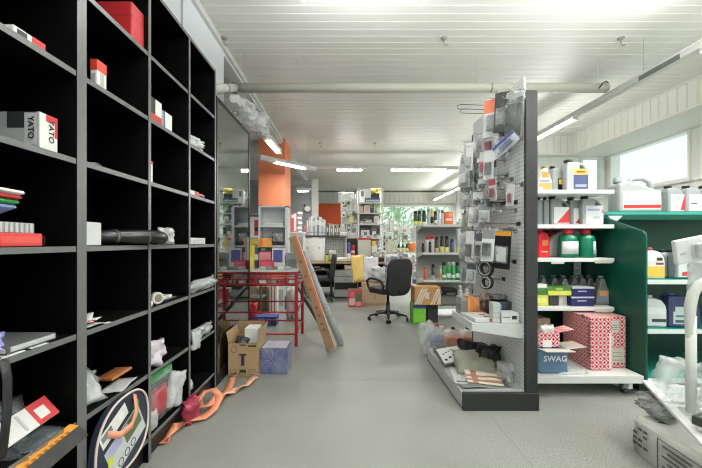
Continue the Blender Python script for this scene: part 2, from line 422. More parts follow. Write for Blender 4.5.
# ================================================================ LAMPS AND PIPES
TUBE = M((255, 252, 244), .4, var=0, emit=TUBE_E); LAMPW = M((214, 215, 210), .4)
def track(name, label, p0, p1, lit, drop=True, w=.075, power=26, up=.4):
    """slim ceiling lamp: a channel from p0 to p1 with lit tubes let into its underside"""
    a = Vector(p0); b = Vector(p1); d = b - a; L = d.length; rz = math.atan2(d.y, d.x)
    t = thing(name, label, 'ceiling lamp', tuple(a), rz, 'tube lamps')
    hs = MB().box((0, -w / 2, -.02), (L, w / 2, .045)).box((0, -w / 2 - .006, .03), (L, w / 2 + .006, .055)).build('housing', LAMPW, t, bevel=.006)
    for (u, v) in lit:
        MB().tube([(u, 0, -.036), (v, 0, -.036)], .021, 10).build('tube', TUBE, hs)
        each('end_holder', M((196, 197, 192), .4), hs, ((u - .03, -.028, -.058), (u, .028, -.015)), ((v, -.028, -.058), (v + .03, .028, -.015)))
        lamp_light('lamp_light', ((u + v) / 2, 0, -.075), v - u, .05, power * (v - u) / 1.4, t, up=up)
    if drop:
        for q in (.12, .5, .88):
            MB().tube([(L * q, 0, .05), (L * q, 0, CEIL - a.z)], .0016, 5).build('hanger_wire', M((150, 150, 148), .4, .5), t)
    return t
LX = 3.29; LZ = 3.0
t = track('tube_lamp', 'long white tube lamp hung under the ceiling beside the right soffit', (LX, .4, LZ), (LX, 7.2, LZ), [(.3, 1.75), (1.9, 2.75), (4.55, 6.0), (6.1, 6.75)])
g = MB().box((2.95, .0382, -.02), (3.42, .0405, .040))
for i in range(9): g.cbox((2.98 + i * .05, .04, .012), (.028, .006, .034))
g.build('vent_grille', M((116, 118, 116), .5), t)
track('tube_lamp', 'tube lamp running along the far right, seen left of the pegboard stand', (3.75, 9.9, LZ), (3.75, 15.0, LZ), [(.3, 1.8), (2.0, 4.6)], power=50, up=.3)
track('tube_lamp', 'tube lamp hung across the room in front of the back wall frieze', (PX(316, 8.6), 8.6, 3.03), (PX(458, 8.6), 8.6, 3.03), [(PX(337, 8.6) - PX(316, 8.6), PX(362, 8.6) - PX(316, 8.6)), (PX(391, 8.6) - PX(316, 8.6), PX(446, 8.6) - PX(316, 8.6))], power=50, up=.1)
track('tube_lamp', 'short far tube lamp against the grey wall right of the orange column', (PX(296, 10.2), 10.2, 2.74), (PX(311, 10.2), 10.2, 2.74), [(.06, .36)], power=8)
track('tube_lamp', 'tube lamp across the top edge of the picture, over the middle of the room', (-.34, 2.52, 3.03), (.62, 2.52, 3.03), [(.05, .91)], drop=False, power=10, up=4.0)
for k, (x, y) in enumerate(((-.75, .6), (1.6, .6), (1.6, 2.2), (-.2, -1.2))):  # unseen lamps, added to brighten the near ceiling and room
    track('tube_lamp', 'added fill lamp over the camera, out of the picture', (x, y, 2.9), (x + 1.5, y, 2.9), [(.05, 1.45)], power=7 + 6 * (k == 2), up=4.0)
for k, (x, y) in enumerate(((.3, 6.0), (.3, 11.2), (.3, 13.4))): pass
# two tube lamps hung askew at the left, one still in its wrapping
def bare_lamp(label, p0, p1, u0=.35, u1=.3):
    a = Vector(p0); b = Vector(p1); d = b - a; L = d.length; rz = math.atan2(d.y, d.x)
    t = thing('tube_lamp', label, 'ceiling lamp', tuple(a), rz, 'tube lamps')
    t.rotation_euler = (0, -math.asin(d.z / L), rz)
    hs = MB().box((0, -.05, -.01), (L, .05, .05)).prism([(-.05, -.01), (.05, -.01), (.03, -.04), (-.03, -.04)], 0, .14, 'x').prism([(-.05, -.01), (.05, -.01), (.03, -.04), (-.03, -.04)], L - .14, L, 'x').build('housing', LAMPW, t, bevel=.006)
    for s in (-.022, .022): MB().tube([(u0, s, -.032), (L - u1, s, -.032)], .016, 10).build('tube', TUBE2, hs)
    each('end_holder', M((222, 222, 216), .4), hs, ((u0 - .21, -.045, -.045), (u0, .045, -.012)), ((L - u1, -.045, -.045), (L - u1 + .16, .045, -.012)))
    lamp_light('lamp_light', ((u0 + L - u1) / 2, 0, -.07), L - u0 - u1, .06, 14, t, up=.15)
    for q in (.15, .85): MB().tube([(L * q, 0, .05), (L * q, 0, CEIL - a.z)], .0016, 5).build('hanger_wire', M((190, 190, 186), .4, .3), t)
    return t
TUBE2 = M((254, 252, 246), .4, var=0, emit=7.0)
bare_lamp('white twin tube lamp crossing in front of the orange column', (PX(259, 6.35), 6.35, PZ(157.5, 6.35)), (PX(315, 7.40), 7.40, PZ(169.5, 7.40)))
pA = Vector((PX(234, 3.75), 3.75, PZ(99, 3.75))); pB = Vector((PX(279, 6.0), 6.0, PZ(152, 6.0)))
t = bare_lamp('tube lamp along the left, half covered by crumpled clear film above the glass cabinet', pA, pB, u0=1.45, u1=.12)
m = MB()
for i, (s, dz, dy) in enumerate(((.30, -.02, 0), (.48, -.05, .05), (.66, -.02, -.06), (.82, -.04, -.02), (1.0, -.02, -.08), (.62, .02, .10), (.92, .03, -.10))):
    m.at((s, dy, dz - .06), (R(14 * i - 30), R(10 * i - 30), R(90 + 12 * i))); m.pillow(.24, .20, .14, seed=60 + i, n=9, amp=.5)
m.build('wrapping_film', plastic((255, 255, 255), .6), t)
# pipe under the ceiling with its bracket, conduit on the wall
pz = PZ(88, 4.24)
t = thing('ceiling_pipe', 'thick cream pipe crossing the room under the ceiling', 'pipe', (0, 4.24, pz))
MB().tube([(-1.36, 0, 0), (3.22, 0, 0)], .056, 16).build('pipe', M((196, 195, 182), .4), t)
MB().tube([(-1.37, 0, 0), (-1.33, 0, 0)], .066, 16).build('end_collar', M((120, 120, 114), .4), t); MB().tube([(1.78, 0, 0), (1.80, 0, 0)], .058, 16).build('joint', M((150, 150, 142), .4), t)
MB().tube([(3.08, -.058, -.03), (3.12, -.062, .03), (3.18, -.03, .07), (3.24, .0, .06)], .007, 6).build('cable_loop', M((40, 40, 40), .4), t)
for x in (-.6, 1.6, 3.1): MB().tube([(x, 0, .05), (x, 0, CEIL - pz)], .003, 6).build('hanger', M((190, 190, 184), .4), t)
t = thing('wall_pipe', 'short pale pipe running down the left wall from the end of the thick cream pipe', 'pipe', (-1.33, 4.16, 3.06))
MB().tube([(0, 0, 0), (0, -.2, -.09), (0, -.62, -.29)], .045, 12).build('pipe', M((214, 215, 210), .4), t)
MB().tube([(0, -.30, -.137), (0, -.33, -.151)], .05, 12).build('collar', M((150, 150, 146), .4), t)
tag(MB().tube([(WL + .012, 2.9, 3.3), (WL + .012, 2.9, 2.65)], .006, 6).build('wall_cable', M((170, 172, 172), .5)), 'thin cable hanging down the left wall above the black shelves', 'cable')
def hook(px, py):
    Y = F * (CEIL - EYE) / (242 - py)
    t = thing('ceiling_hook', '', 'hook', (PX(px, Y), Y, CEIL), group='ceiling hooks')
    MB().lathe([(.035, 0), (.03, -.012), (.012, -.02)], 12).build('plate', M((150, 150, 142), .4, .4), t)
    MB().tube([(0, 0, -.01), (0, 0, -.06), (.02, 0, -.085), (.045, 0, -.07)], .005, 6).build('hook', M((130, 130, 124), .4, .4), t)
    return t
for px, py, l in ((224, 38, 'small metal ceiling hook near the left wall, closest to the camera'), (444, 38, 'small metal ceiling hook in the open middle of the plank ceiling'), (621, 38, 'small metal ceiling hook over the right tube lamp'), (320, 143, 'small ceiling hook beyond the pipe, right of the orange column'), (375, 143, 'small ceiling hook beyond the pipe, left of the pegboard stand'), (441, 172, 'small far ceiling hook just above the cross tube lamp')):
    hook(px, py)['label'] = l
# ================================================================ BLACK SHELVES ON THE LEFT
CX = -1.067                                    # front plane
ZS = [.133 + .35 * k for k in range(7)]        # tops of the shelves
Y0 = [.432, .916, 1.400, 1.886, 2.370, 2.854]
LAM = M((4, 4, 4), .6, var=.1); LAM.node_tree.nodes['Principled BSDF'].inputs['Specular IOR Level'].default_value = .12; EDGE = M((104, 106, 104), .38, var=.05)
def shelf_unit(ya, ys, label):
    """ys: bay edges; uprights stand on them"""
    t = thing('black_shelf_unit', label, 'shelving unit', (CX, ys[0], 0), group='black laminate shelf units')
    L = ys[-1] - ys[0]; T = .025; D = .31
    def board(name, a, b):
        m = MB(); x0, y0, z0 = a; x1, y1, z1 = b
        m.box((x0, y0, z0), (x1 - .0015, y1, z1), 0); m.box((x1 - .0015, y0, z0), (x1, y1, z1), 1)
        return m.build(name, [LAM, EDGE], t)
    for i, y in enumerate(ys):
        p = y - ys[0]; a = p if i == 0 else p - T if i == len(ys) - 1 else p - T / 2
        board('upright', (-D, a + .0005, 0), (0, a + T, 2.62))
    for i in range(len(ys) - 1):
        a = ys[i] - ys[0] + (T if i == 0 else T / 2); b = ys[i + 1] - ys[0] - (T if i == len(ys) - 2 else T / 2)
        for z in ZS: board('shelf', (-D + .004, a, z - .022), (-.004, b, z))
        board('top_panel', (-D + .004, a, 2.598), (-.002, b, 2.62))
    MB().box((-D, .002, .0), (-D + .004, L - .002, 2.6)).build('back_panel', LAM, t)
    MB().box((-.06, .018, 0), (-.03, L - .018, .108)).build('plinth', M((20, 20, 21), .4), t)
    return t
shelf_unit(0, Y0[0:3], 'black laminate shelf unit at the left edge, nearest the camera')
shelf_unit(0, Y0[2:6], 'black laminate shelf unit of three bays between the nearest unit and the glass cabinet')
def LP(px, d): x = CX - d; return x, F * (-x) / (345 - px)

def face_m(f, w, d, h):
    """matrix of a carton face: u right, v up, origin at the face's lower left; carton centred in x and y, base at z 0"""
    if f == 'f': return Matrix(((1, 0, 0, -w / 2), (0, 0, -1, -d / 2), (0, 1, 0, 0), (0, 0, 0, 1)))
    if f == 'r': return Matrix(((0, 0, 1, w / 2), (1, 0, 0, -d / 2), (0, 1, 0, 0), (0, 0, 0, 1)))
    if f == 'l': return Matrix(((0, 0, -1, -w / 2), (-1, 0, 0, d / 2), (0, 1, 0, 0), (0, 0, 0, 1)))
    return Matrix(((1, 0, 0, -w / 2), (0, 1, 0, -d / 2), (0, 0, 1, h), (0, 0, 0, 1)))
PRN = [0]
def carton(name, label, cat, loc, w, d, h, body, prints=(), rz=0, group=None, flaps=False, bevel=.003, rot=None, texts=(), pname='printed_panel'):
    """box centred on loc; prints: (face, u0, v0, u1, v1, material) in fractions; texts: (face, u, v, size, string, material, spin)"""
    t = thing(name, label, cat, loc, rz, group, rot)
    m = MB()
    if flaps:
        k = .004
        m.box((-w / 2, -d / 2, 0), (w / 2, d / 2, k)).box((-w / 2, -d / 2, 0), (w / 2, -d / 2 + k, h)).box((-w / 2, d / 2 - k, 0), (w / 2, d / 2, h)).box((-w / 2, -d / 2 + k, 0), (-w / 2 + k, d / 2 - k, h)).box((w / 2 - k, -d / 2 + k, 0), (w / 2, d / 2 - k, h))
        m.build('body', body, t)
    else:
        m.box((-w / 2, -d / 2, 0), (w / 2, d / 2, h)).build('body', body, t, bevel=min(bevel, h * .2))
    if prints or texts:
        m = MB(); ms = []
        for i, (f, u0, v0, u1, v1, mt) in enumerate(prints):
            W_, H_ = (w, h) if f == 'f' else (d, h) if f in 'rl' else (w, d)
            if mt not in ms: ms.append(mt)
            m.m = face_m(f, w, d, h); q = .0006 + .0004 * i
            m.box((u0 * W_, v0 * H_, -.0002), (u1 * W_, v1 * H_, q), ms.index(mt))
        for (f, u, v, size, s, mt, spin) in texts:
            W_, H_ = (w, h) if f == 'f' else (d, h) if f in 'rl' else (w, d)
            if mt not in ms: ms.append(mt)
            m.m = face_m(f, w, d, h) @ Matrix.Translation((u * W_, v * H_, .0006 + .0004 * (len(prints) + 1))) @ Matrix.Rotation(spin, 4, 'Z')
            m.text(s, size, ms.index(mt))
        m.build(pname, ms, t)
    return t
def bag(name, label, cat, loc, w, h, th, mat, rot=(0, 0, 0), seed=1, amp=.3, n=10, group=None, fill=None, header=None):
    """crumpled bag; fill: (material, scale) of what shows inside, header: (material, height) card on top"""
    t = thing(name, label, cat, loc, group=group, rot=rot)
    MB().pillow(w, h, th, seed, n, amp).build('film', mat, t)
    if fill: MB().at((0, 0, h * .06)).pillow(w * fill[1], h * fill[1], th * .6, seed + 50, 6, amp * .6).build('contents', fill[0], t)
    if header:
        MB().box((-w / 2, -.004, h - header[1]), (w / 2, .004, h)).build('header_card', header[0], t, bevel=.001)
    return t
def slip(name, label, cat, loc, w, d, mat, rot=(0, 0, 0), seed=1, curl=.02, th=.0012, group=None, prints=None):
    """a sheet or thin card lying down: x across, y deep, gently curled"""
    m = MB(); n = 6; vs = []; fs = []
    for j in range(n + 1):
        for i in range(n + 1):
            u = i / n - .5; v = j / n - .5
            vs.append((u * w, v * d, th + curl * (max(0, noise.noise(Vector((u * 2 + seed, v * 2, seed * 1.7)))) + .25 * (u * u + v * v))))
    for j in range(n):
        for i in range(n): a = j * (n + 1) + i; fs.append((a, a + 1, a + n + 2, a + n + 1))
    m.add(vs, fs, 0, True)
    ms = [mat]
    if prints:
        ms = [mat, prints]
        for k in range(n * n):
            if (k // n) in (1, 3) or (k % n) == 1: m.mi[k] = 1
    o = m.build(name, ms, None, loc, rot, solid=th)
    return tag(o, label, cat, group)

# ---- nearest bay ------------------------------------------------------------
z = ZS[5]; x, y = LP(26, .03)
carton('small_packet', 'flat white and red packet on the upper shelf of the nearest black bay', 'packet', (x - .06, y + .005, z), .14, .12, .03, PAPER, [('r', .55, 0, 1, 1, RED), ('r', .1, .2, .4, .8, DARK)])
z = ZS[4]
PGY = M((176, 178, 178), .5)
carton('tool_box', 'grey and white tool carton with red corner and dark print on an upper shelf', 'box', (CX - .145, 1.262, z), .25, .075, .128, PGY,
       [('f', .0, 0, 1, 1, PGY), ('f', .55, .55, .97, 1, DARK), ('f', .80, .1, .97, .97, M((200, 200, 198), .5)), ('f', .35, .35, .45, .7, DARK), ('f', .18, .15, .38, .24, RED), ('f', 0, .6, .2, .66, BLACK), ('f', 0, .4, .2, .45, RED), ('r', 0, 0, 1, 1, PAPER), ('r', .35, .8, 1, 1, RED), ('r', .85, .4, 1, 1, RED)],
       texts=[('r', .62, .55, .032, 'YATO', BLACK, R(-90)), ('f', .9, .55, .03, 'YATO', BLACK, R(-90))])
carton('dark_carton', 'dim dark grey carton standing right of the grey tool carton', 'box', (CX - .2, 1.345, z), .2, .05, .1, M((52, 54, 55), .6), [('f', .1, .2, .9, .8, M((62, 64, 64), .6))])
z = ZS[3]
carton('red_box', 'flat red box under a ribbed grey box on the eye level shelf', 'box', (CX - .14, 1.16, z), .24, .16, .045, M((214, 66, 62), .5), [('r', .06, .25, .94, .75, M((222, 84, 76), .5))])
g = carton('ribbed_box', 'ribbed grey plastic box lying on the flat red box', 'box', (CX - .15, 1.14, z + .045), .23, .17, .036, M((150, 154, 152), .4))
m = MB()
for i in range(9): m.box((.115, -.08 + i * .018, .002), (.119, -.07 + i * .018, .034)); m.box((-.11 + i * .025, -.089, .002), (-.098 + i * .025, -.085, .034))
m.build('ribs', M((186, 188, 186), .4), g)
t = thing('booklet_pack', 'blue and white pack of booklets tilted on the ribbed grey box', 'booklets', (CX - .17, 1.10, z + .083), rot=(0, R(-22), R(8)))
for i, mt in enumerate((M((150, 160, 214), .4), GREEN, RED, PAPER)): MB().box((-.1 + .008 * i, -.07, .012 * i), (.13 + .014 * i, .07, .012 * i + .010)).build('booklet', mt, t, bevel=.002)
carton('dark_red_box', 'dim dark red box deep on the eye level shelf beside the flat red box', 'box', (CX - .2, 1.315, z), .16, .11, .04, M((58, 26, 28), .6), [('f', .1, .2, .9, .9, M((70, 30, 32), .6))])
z = ZS[2]
g = carton('grey_case', 'flat dark grey case with a pale rim on the shelf below the red box', 'case', (CX - .12, 1.20, z), .21, .19, .028, M((82, 84, 84), .35), [('t', .05, .05, .95, .95, M((104, 106, 106), .3))], bevel=.01)
MB().box((.1, -.085, .008), (.109, .085, .024)).box((-.1, -.099, .008), (.1, -.094, .022)).build('rim', M((186, 188, 186), .35), g, bevel=.003)
bag('film_packet', 'small purple and white film packet at the left edge on the grey case shelf', 'packet', (CX - .07, 1.07, z), .13, .075, .05, M((150, 150, 206), .25), (R(-25), 0, R(60)), 5, .4, fill=(BLACK, .7))
for yy, w_, l in ((1.115, .09, 'white price card lying on the shelf edge in front of the purple packet'), (1.215, .07, 'white price card lying on the shelf edge in front of the grey case')):
    slip('price_card', l, 'card', (CX - .022, yy, z), .034, w_, PAPER, curl=.004, seed=int(yy * 100))
st = MB().ribbon([(CX - .1, 1.07, z + .004), (CX - .02, 1.07, z + .006), (CX + .012, 1.07, z - .004), (CX + .016, 1.075, z - .06), (CX + .02, 1.07, z - .17), (CX + .014, 1.06, z - .30)], .03, .003, side=[(0, 1, 0)] * 6).build('black_strap', M((40, 41, 42), .5))
tag(st, 'black strap hanging over the shelf edge at the far left', 'strap')
z = ZS[1]
t = thing('film_bag', 'dark film bag with an orange and black header card hanging over the lowest left shelf', 'bag', (CX + .045, 1.215, z - .012), rot=basis((.06, 1, .14), (-1, .0, .12)))
MB().at((0, 0, .03)).pillow(.20, .30, .05, 9, 12, .22).build('film', plastic((96, 102, 106), .4), t)
MB().at((-.01, 0, .05)).pillow(.14, .2, .03, 10, 8, .25).build('contents', M((44, 48, 54), .5), t)
hd = MB().at((0, 0, .012), (R(0), 0, 0)).box((-.115, -.004, -.0), (.115, .004, .034)).build('header_card', M((236, 168, 74), .5), t)
MB().at((0, 0, .012), (R(40), 0, 0)).box((-.115, -.003, -.05), (.115, .003, 0)).build('black_flap', BLACK, hd)
m = MB()
for i in range(8): m.box((-.09 + i * .022, -.0044, .012), (-.077 + i * .022, .0044, .022))
m.build('header_print', M((176, 104, 30), .5), hd)
carton('red_white_booklet', 'white booklet with a red printed end leaning on the lowest left shelf', 'booklet', (CX - .055, 1.22, z + .035), .24, .012, .085, PAPER, [('f', .68, 0, 1, 1, RED), ('f', .74, .2, .9, .7, PAPER), ('f', .2, .1, .26, .9, M((190, 190, 188), .5)), ('f', .5, .1, .54, .9, M((190, 190, 188), .5))], rot=basis((.1, 1, .16), (-.75, .35, 1)))
bag('clear_film_bag', 'clear crumpled film bag behind the red and white booklet', 'bag', (CX - .10, 1.13, z), .24, .19, .05, plastic((150, 154, 156), .72), (R(-40), 0, R(60)), 12, .4)
# ---- second bay ----------------------------------------------------------------
z = ZS[6]
t = thing('red_tool_case', 'red plastic tool case on the top shelf of the black unit', 'tool case', (CX - .125, 1.822, z))
MB().box((-.1, -.055, 0), (.1, .055, .2)).build('body', M((198, 50, 54), .4), t, bevel=.006, seg=2)
MB().box((-.1005, -.0557, .125), (.1006, .0557, .129)).build('seam', M((160, 38, 42), .5), t)
MB().tube([(-.13, -.03, .16), (-.16, -.03, .165), (-.16, .03, .165), (-.13, .03, .16)], .01, 8).tube([(-.1, -.03, .15), (-.13, -.03, .16)], .01, 8).tube([(-.1, .03, .15), (-.13, .03, .16)], .01, 8).build('handle', M((150, 36, 40), .4), t)
for s in (-.03, .03): MB().cbox((-.07, -.0555 , .13 + s), (.03, .003, .012)).build('latch', M((170, 40, 44), .4), t)
z = ZS[5]
carton('small_box', 'small white box with red top standing alone on an upper shelf of the second bay', 'box', (CX - .045, 1.557, z), .03, .062, .125, PAPER, [('r', 0, .62, 1, 1, M((220, 70, 54), .5)), ('f', 0, .62, 1, 1, M((220, 70, 54), .5)), ('r', .35, .15, .7, .6, LGREY), ('f', .2, .15, .8, .5, LGREY)], texts=[('r', .5, .4, .022, 'SKF', DARK, R(-90))] if 0 else ())
z = ZS[4]
slip('loose_paper', 'small white paper lying at the upright in the second bay', 'paper', (CX - .05, 1.475, z), .08, .1, PAPER, curl=.012, seed=21)
z = ZS[3]
carton('white_box', 'plain white box on the eye level shelf beside the double upright', 'box', (CX - .06, 1.472, z), .1, .105, .1, M((200, 202, 201), .55), [('r', .02, .02, .98, .98, M((206, 207, 206), .55))])
t = thing('black_roll', 'black wrapped roll beside the plain white box, bulging out past the upright', 'roll', (CX - .062, 1.54, z + .035))
MB().tube([(-.02, 0, 0), (0, .10, .004), (.05, .20, .006), (.098, .29, .008), (.102, .345, .008), (.098, .40, .004), (.075, .45, 0)], [.030, .034, .036, .036, .036, .034, .028], 14).build('roll', M((30, 32, 33), .3), t)
for i, (y, x) in enumerate(((.12, .012), (.26, .083))): MB().tube([(x, y, .005), (x + .004, y + .012, .005)], .0372, 14).build('band', M((66, 68, 68), .3), t)
z = ZS[2]
RN = random.Random(4)
for i, (l, mt, w_, d_) in enumerate((('grey leaflet at the bottom of the paper pile in the second bay', LGREY, .16, .14), ('white leaflet with red print in the paper pile of the second bay', PAPER, .14, .13), ('white folded leaflet on top of the paper pile in the second bay', PAPER, .11, .12))):
    slip('leaflet', l, 'leaflet', (CX - .10 - .01 * i, 1.49 + .02 * i, z + .006 * i), w_, d_, mt, (R(4 * i), R(-5 * i), R(20 * i - 12)), 30 + i, .03, .003, prints=RED if i == 1 else None)
bag('film_packet', 'shiny film packet on the leaflets in the second bay', 'packet', (CX - .07, 1.46, z + .025), .09, .1, .03, CLEAR, (R(-78), 0, R(50)), 33, .5)
slip('price_card', 'tiny white tag on the shelf edge under the leaflets', 'card', (CX - .01, 1.56, z), .02, .035, PAPER, curl=.003, seed=3)
z = ZS[1]
bag('film_bag', 'clear film bag with white card slumped at the left of the second bay', 'bag', (CX - .05, 1.50, z + .004), .17, .19, .05, plastic((214, 216, 214), .35), (R(-52), 0, R(66)), 41, .35, fill=(M((200, 202, 200), .5), .8))
bag('film_bag', 'grey clear film bag behind the white card bag in the second bay', 'bag', (CX - .13, 1.56, z), .24, .11, .07, plastic((176, 178, 176), .3), (R(-35), 0, R(75)), 42, .45, fill=(DARK, .5))
bag('grey_packet', 'small grey and black packet on top of the film bags in the second bay', 'packet', (CX - .13, 1.46, z + .075), .11, .06, .03, M((150, 152, 150), .4), (R(-60), 0, R(66)), 43, .4)
carton('brown_packet', 'flat orange brown wooden packet on the lower shelf of the second bay', 'packet', (CX - .12, 1.775, z + .03), .10, .13, .014, M((184, 116, 66), .6), [('t', .05, .1, .5, .9, M((150, 90, 48), .6))], rot=(R(6), R(-6), R(-10)))
slip('leaflet', 'pale leaflet under the brown packet in the second bay', 'leaflet', (CX - .06, 1.72, z), .1, .18, M((190, 192, 188), .6), (0, 0, R(10)), 45, .015, .003)
# round folded sunshade bag leaning in the bottom cell
t = thing('round_bag', 'round navy zip bag with product pictures leaning in the bottom cell of the second bay', 'bag', (CX + .022, 1.612, ZS[0] + .004), rot=(0, R(-1), 0))
def oval(w, h, n=48, sk=.0):
    out = []
    for i in range(n):
        c, s = math.cos(2 * math.pi * i / n), math.sin(2 * math.pi * i / n); p = .80
        out.append((w / 2 * math.copysign(abs(c) ** p, c) * (1 - .08 * s) + sk * s, h / 2 + h / 2 * math.copysign(abs(s) ** p, s)))
    return out
MB().prism(oval(.375, .335, sk=.02), -.018, .018, 'x').build('body', M((38, 44, 62), .5), t, bevel=.008)
pts = [(.02, u, w) for u, w in oval(.379, .339, sk=.02)]
MB().tube(pts, .0055, 6, closed=True).build('piping', M((226, 206, 196), .5), t)
m = MB()
def patch(u0, w0, u1, w1, mi, x, ang=-.42):
    c, s = math.cos(ang), math.sin(ang)
    rot = lambda u, w: (u * c + w * s, .17 - u * s + w * c)
    m.prism([rot(u0, w0), rot(u1, w0), rot(u1, w1), rot(u0, w1)], .0175, x, 'x', mi)
patch(-.13, .06, .06, .125, 0, .0192); patch(-.135, -.12, .13, .035, 1, .0192); patch(-.01, -.06, .12, .03, 2, .0196); patch(-.13, -.02, -.03, .03, 5, .0197); patch(-.02, -.005, .03, .025, 0, .02)
patch(-.115, -.09, -.085, -.05, 4, .0198, -.0); patch(.0, .07, .03, .1, 6, .0198); patch(-.12, .085, -.05, .115, 7, .0196)
for i, u in enumerate((-.075, -.025, .025)):
    c, s = math.cos(-.42), math.sin(-.42); yy, zz = u * c - .095 * s, .17 - u * s - .095 * c
    m.tube([(.0185, yy + .017 * math.cos(a), zz + .017 * math.sin(a)) for a in [k * math.pi / 8 for k in range(16)]], .0025, 5, 3, True)
m.tube([(.0185, .09 + .02 * math.cos(a), .262 + .02 * math.sin(a)) for a in [k * math.pi / 8 for k in range(16)]], .004, 5, 8, True)
m.build('picture_label', [PAPER, M((196, 202, 200), .5), M((92, 112, 70), .5), BLACK, M((206, 214, 60), .5), M((178, 176, 214), .5), M((240, 240, 236), .5), M((120, 124, 130), .5), GREEN], t)
MB().ribbon([(.02, -.115, .225), (.05, -.075, .20), (.056, 0, .205), (.05, .05, .25), (.022, .08, .315)], .03, .004, side=[(0, .3, .9)] * 2 + [(0, -.1, 1)] + [(0, -.7, .5)] * 2).build('carry_strap', M((236, 158, 128), .6), t)
# ---- third bay -------------------------------------------------------------------
z = ZS[5]
carton('red_black_carton', 'small red black and white carton on an upper shelf of the third bay', 'box', (CX - .075, 1.965, z), .13, .12, .125, DARK, [('r', 0, 0, .45, 1, DARK), ('r', .45, .25, 1, 1, PAPER), ('r', 0, 0, 1, .3, M((190, 56, 42), .5)), ('f', 0, 0, 1, .35, M((190, 56, 42), .5)), ('f', .15, .4, .6, .8, PAPER)])
carton('white_carton', 'small white carton with blue edge right of the red black carton', 'box', (CX - .06, 2.10, z), .1, .1, .098, PAPER, [('r', 0, 0, .14, 1, M((50, 70, 130), .5)), ('f', .1, .1, .9, .9, M((210, 212, 212), .5))])
z = ZS[4]
carton('slim_box', 'slim white box with a red top against the upright in the third bay', 'box', (CX - .035, 1.912, z), .05, .045, .115, PAPER, [('r', 0, .85, 1, 1, RED), ('f', 0, .85, 1, 1, RED)])
z = ZS[3]
bag('grey_wrap', 'grey and white plastic wrap slumped at the end of the black roll', 'wrap', (CX + .005, 2.045, z), .11, .10, .06, plastic((196, 198, 198), .15), (0, 0, R(70)), 51, .35)
slip('loose_paper', 'pale paper lying flat on the eye level shelf of the third bay', 'paper', (CX - .07, 2.15, z), .09, .14, PAPER, curl=.02, seed=52)
z = ZS[2]
def tape_roll(name, label, loc, rot, ro=.035, ri=.022, w=.03, mt=None):
    m = MB(); n = 20; m.lathe([(ri, 0), (ro, 0), (ro, w), (ri, w), (ri, 0)], n); 
    del m.f[-2:]; del m.mi[-2:]; del m.sm[-2:]
    t = thing(name, label, 'tape', loc, rot=rot); m.build('roll', mt or M((205, 208, 206), .25), t)
    MB().lathe([(ri - .003, 0), (ri, 0), (ri, w), (ri - .003, w)], n).build('core', M((140, 120, 90), .7), t); return t
tape_roll('clear_roll', 'small shiny roll standing on the lower shelf of the third bay', (CX - .05, 2.03, z + .036), (R(90), 0, R(60)))
tape_roll('clear_roll', 'small shiny roll lying on its side nearer the upright in the third bay', (CX - .06, 1.945, z), (0, 0, 0), .04, .025)
carton('flat_card', 'flat dark card box under the shiny rolls in the third bay', 'box', (CX - .11, 2.12, z), .14, .3, .012, M((60, 62, 62), .4))
carton('shiny_card', 'shiny white blister card propped on the flat dark card box', 'blister card', (CX - .09, 2.16, z + .012), .1, .1, .02, M((226, 228, 226), .2), [('r', .1, .1, .6, .9, LGREY)])
z = ZS[1]
bag('patterned_bag', 'white bag with red and blue print slumped on the lower shelf of the third bay', 'bag', (CX - .05, 1.985, z), .19, .15, .09, M((206, 196, 204), .3), (0, R(8), R(80)), 55, .45)
z = ZS[0]
bag('green_top_bag', 'clear bag with a bright green header card in the bottom cell of the third bay', 'bag', (CX - .05, 2.07, z), .28, .29, .07, plastic((200, 206, 204), .82), (0, R(-4), R(82)), 57, .3, fill=(M((176, 34, 52), .35), .62), header=(GREEN, .05))
bag('clear_pack', 'clear crumpled packet in front of the green topped bag', 'packet', (CX - .02, 2.18, z + .02), .14, .22, .05, plastic((232, 234, 234), .4), (0, R(14), R(78)), 58, .4)
bag('clear_pack', 'small clear packet at the foot of the green topped bag', 'packet', (CX - .02, 1.945, z), .08, .11, .04, CLEAR, (0, 0, R(80)), 59, .4)
bag('red_bag', 'dark pink film bag spilling off the bottom shelf to the floor', 'bag', (CX + .045, 2.31, 0), .14, .165, .08, plastic((176, 62, 84), .15), (0, R(-10), R(80)), 61, .4)
# ---- fourth bay ------------------------------------------------------------------
z = ZS[5]
bag('white_parts', 'crumpled white film wrap on the upper shelf of the last black bay', 'wrap', (CX - .06, 2.56, z), .26, .10, .07, plastic((232, 234, 234), .15), (0, 0, R(86)), 71, .5)
z = ZS[4]
carton('red_white_packet', 'low red and white packet on a shelf of the last black bay', 'packet', (CX - .05, 2.47, z), .08, .14, .03, PAPER, [('r', .5, 0, 1, 1, RED)])
bag('red_white_wrap', 'little crumpled red and white wrap beside the low packet', 'wrap', (CX - .05, 2.63, z), .12, .035, .05, M((214, 150, 156), .4), (0, 0, R(86)), 73, .5)
z = ZS[3]
g = carton('white_tile_pack', 'low stack of white packs on the eye level shelf of the last black bay', 'packs', (CX - .05, 2.53, z), .08, .26, .045, M((206, 208, 206), .5))
m = MB()
for i in range(1, 4): m.box((.0395, -.13 + i * .065 - .002, .002), (.0408, -.13 + i * .065 + .002, .043))
m.box((.0395, -.128, .021), (.0408, .128, .024)); m.build('seams', LGREY, g)
z = ZS[2]
bag('grey_bag', 'grey film bag with white knobs sticking out past the last upright', 'bag', (CX + .0, 2.60, z + .006), .40, .09, .07, plastic((160, 166, 164), .1), (0, R(-3), R(86)), 75, .35)
t = thing('plastic_plug', 'white round plug lying at the end of the grey bag', 'knob', (CX - .01, 2.73, z + .014)); MB().lathe([(.012, 0), (.02, .006), (.02, .02), (.012, .028)], 14).build('cap', PAPER, t); MB().lathe([(.006, -.014), (.006, 0)], 10).build('stem', LGREY, t)
z = ZS[1]
